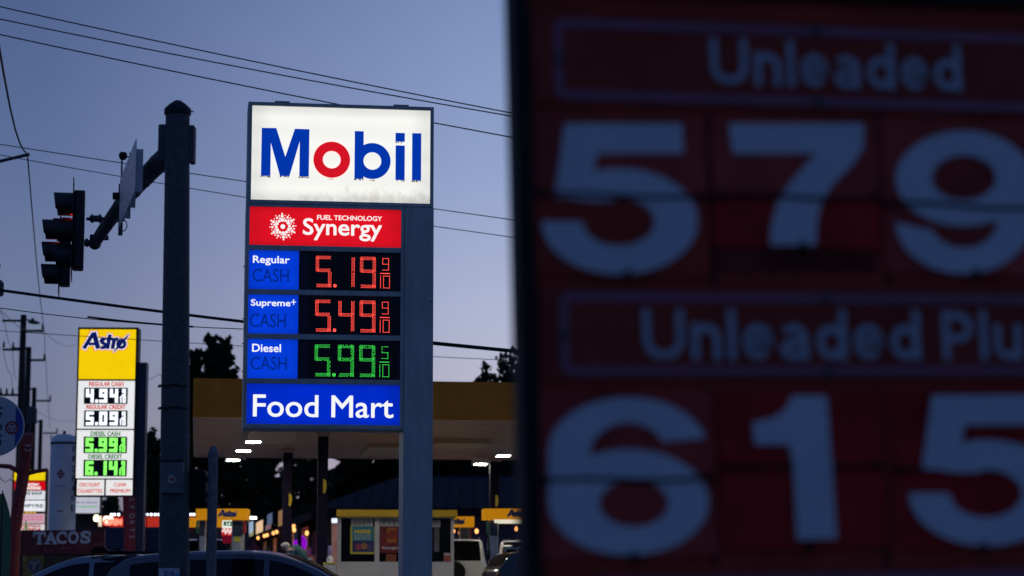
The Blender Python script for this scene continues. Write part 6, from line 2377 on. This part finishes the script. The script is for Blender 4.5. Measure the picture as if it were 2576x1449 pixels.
def person():
    q = P(735, 1449, 57)
    t = thing('person', 'grey haired person in a green shirt bending forward beyond the dark hatchback roof', 'person', (q.x, 57, 1.25))
    hd = P(716.5, 1377, 57) - Vector((q.x, 57, 1.25))
    J = {}
    pel = Vector((.22, 0, .84))
    ch = Vector((hd.x + .27, 0, hd.z - .13))
    sh_ = Vector((hd.x + .15, 0, hd.z - .13))
    v = [pel, pel.lerp(ch, .5) + Vector((.04, 0, .05)), ch + Vector((.02, 0, .0)), sh_, hd + Vector((.045, 0, -.05)), hd + Vector((-.0, 0, -.015)), hd + Vector((-.03, 0, .015))]
    r = [.155, .15, .165, .13, .062, .085, .075]
    e = [(0, 1), (1, 2), (2, 3), (3, 4), (4, 5), (5, 6)]

    def chain(start, pts, rs):
        prev = start
        for p, rr_ in zip(pts, rs):
            v.append(Vector(p))
            r.append(rr_)
            e.append((prev, len(v) - 1))
            prev = len(v) - 1
        return prev
    for s in (-1, 1):
        chain(0, [(.20, s * .11, .76), (.14, s * .13, .45), (.20, s * .13, .09), (.10, s * .14, .045), (.02, s * .15, .04)], [.11, .075, .05, .042, .035])
        y = s * .19
        hand = chain(3, [(sh_.x + .01, y, sh_.z - .02), (sh_.x + .02, y * 1.2, sh_.z - .30), (sh_.x - .16, y * .9, sh_.z - .47)], [.075, .048, .034])
        wv = v[hand]
        chain(hand, [(wv.x - .05, wv.y, wv.z - .03)], [.036])
        pr = len(v) - 1
        for k, (dy, ln) in enumerate(((-.027, .065), (-.009, .078), (.009, .074), (.026, .058))):
            chain(pr, [(v[pr].x - .035, v[pr].y + dy, v[pr].z - .012), (v[pr].x - ln, v[pr].y + dy, v[pr].z - .04)], [.010, .008])
        chain(hand, [(wv.x - .03, wv.y - s * .035, wv.z - .0), (wv.x - .06, wv.y - s * .05, wv.z - .025)], [.011, .009])
    me = bpy.data.meshes.new('body')
    me.from_pydata([tuple(p) for p in v], e, [])
    o = bpy.data.objects.new('body', me)
    C.objects.link(o)
    o.parent = t
    me.materials.append(mat('skin', (.36, .20, .15), .6, 0, .1, 8))
    m = o.modifiers.new('skin', 'SKIN')
    for k, rr_ in enumerate(r):
        me.skin_vertices[0].data[k].radius = (rr_, rr_)
    me.skin_vertices[0].data[0].use_root = True
    m.use_smooth_shade = True
    o.modifiers.new('sub', 'SUBSURF').render_levels = 2
    # clothes and hair over the body
    def cloth(name, idx_pts, rad, m_):
        MB().tube(idx_pts, rad, 16).build(name, m_, t)
    M_gr = mat('green_shirt', (.06, .17, .14), .8, 0, .12, 6)
    cloth('shirt', [pel + Vector((0, 0, .02)), pel.lerp(ch, .35) + Vector((.03, 0, .03)), pel.lerp(ch, .7) + Vector((.04, 0, .04)), ch + Vector((.02, 0, .01)), sh_ + Vector((.02, 0, -.0)), sh_ + Vector((-.05, 0, .02))], [.185, .19, .20, .205, .185, .08], M_gr)
    for s in (-1, 1):
        y = s * .19
        MB().tube([(sh_.x + .03, y * .8, sh_.z), (sh_.x + .02, y * 1.1, sh_.z - .12), (sh_.x + .02, y * 1.18, sh_.z - .25)], [.11, .085, .07], 12).build('sleeve', M_gr, t)
        MB().tube([(.20, s * .10, .84), (.14, s * .13, .45), (.20, s * .13, .10)], [.15, .10, .08], 12).build('trouser_leg', mat('dark_trousers', (.03, .03, .04), .8), t)
        MB().tube([(.24, s * .135, .05), (.10, s * .14, .05), (-.02, s * .15, .04)], [.05, .055, .04], 10).build('shoe', M_black, t)
    # hair: cap over the back and top of the head
    vs, fs = [], []
    c = hd + Vector((.012, 0, .012))
    n, k2 = 18, 9
    rnd = random.Random(4)
    for i in range(k2 + 1):
        ph = R(108) * i / k2
        for j in range(n):
            th2 = 2 * math.pi * j / n
            w_ = 1 + rnd.uniform(-.03, .05)
            d = Vector((math.sin(ph) * math.cos(th2) * .122 * w_, math.sin(ph) * math.sin(th2) * .105 * w_, math.cos(ph) * .125 * w_))
            d.rotate(Matrix.Rotation(R(38), 3, 'Y'))
            vs.append(c + d)
    for i in range(k2):
        for j in range(n):
            fs.append((i * n + j, i * n + (j + 1) % n, (i + 1) * n + (j + 1) % n, (i + 1) * n + j))
    MB().add(vs, fs).build('hair', mat('grey_blond_hair', (.75, .66, .50), .8, 0, .25, 30, .2), t)
    # face on the side towards the pumps
    mb = MB()
    for s in (-1, 1):
        mb.lathe([(.001, -.012), (.012, 0), (.001, .012)], (hd.x - .085, s * .032, hd.z + .005), 10, 'x')
    mb.each('eye', M_black, t)
    MB().tube([hd + Vector((-.08, 0, .01)), hd + Vector((-.112, 0, -.03)), hd + Vector((-.085, 0, -.04))], [.010, .016, .008], 8).build('nose', _m['skin'], t)
    MB().tube([hd + Vector((-.082, -.028, -.065)), hd + Vector((-.092, 0, -.067)), hd + Vector((-.082, .028, -.065))], .006, 6).build('mouth', mat('lips', (.25, .08, .07), .6), t)
    for s in (-1, 1):
        MB().lathe([(.005, -.01), (.028, -.004), (.03, .004), (.012, .012)], (hd.x + .012, s * .1, hd.z - .012), 12, 'y').build('ear', _m['skin'], t)


person()
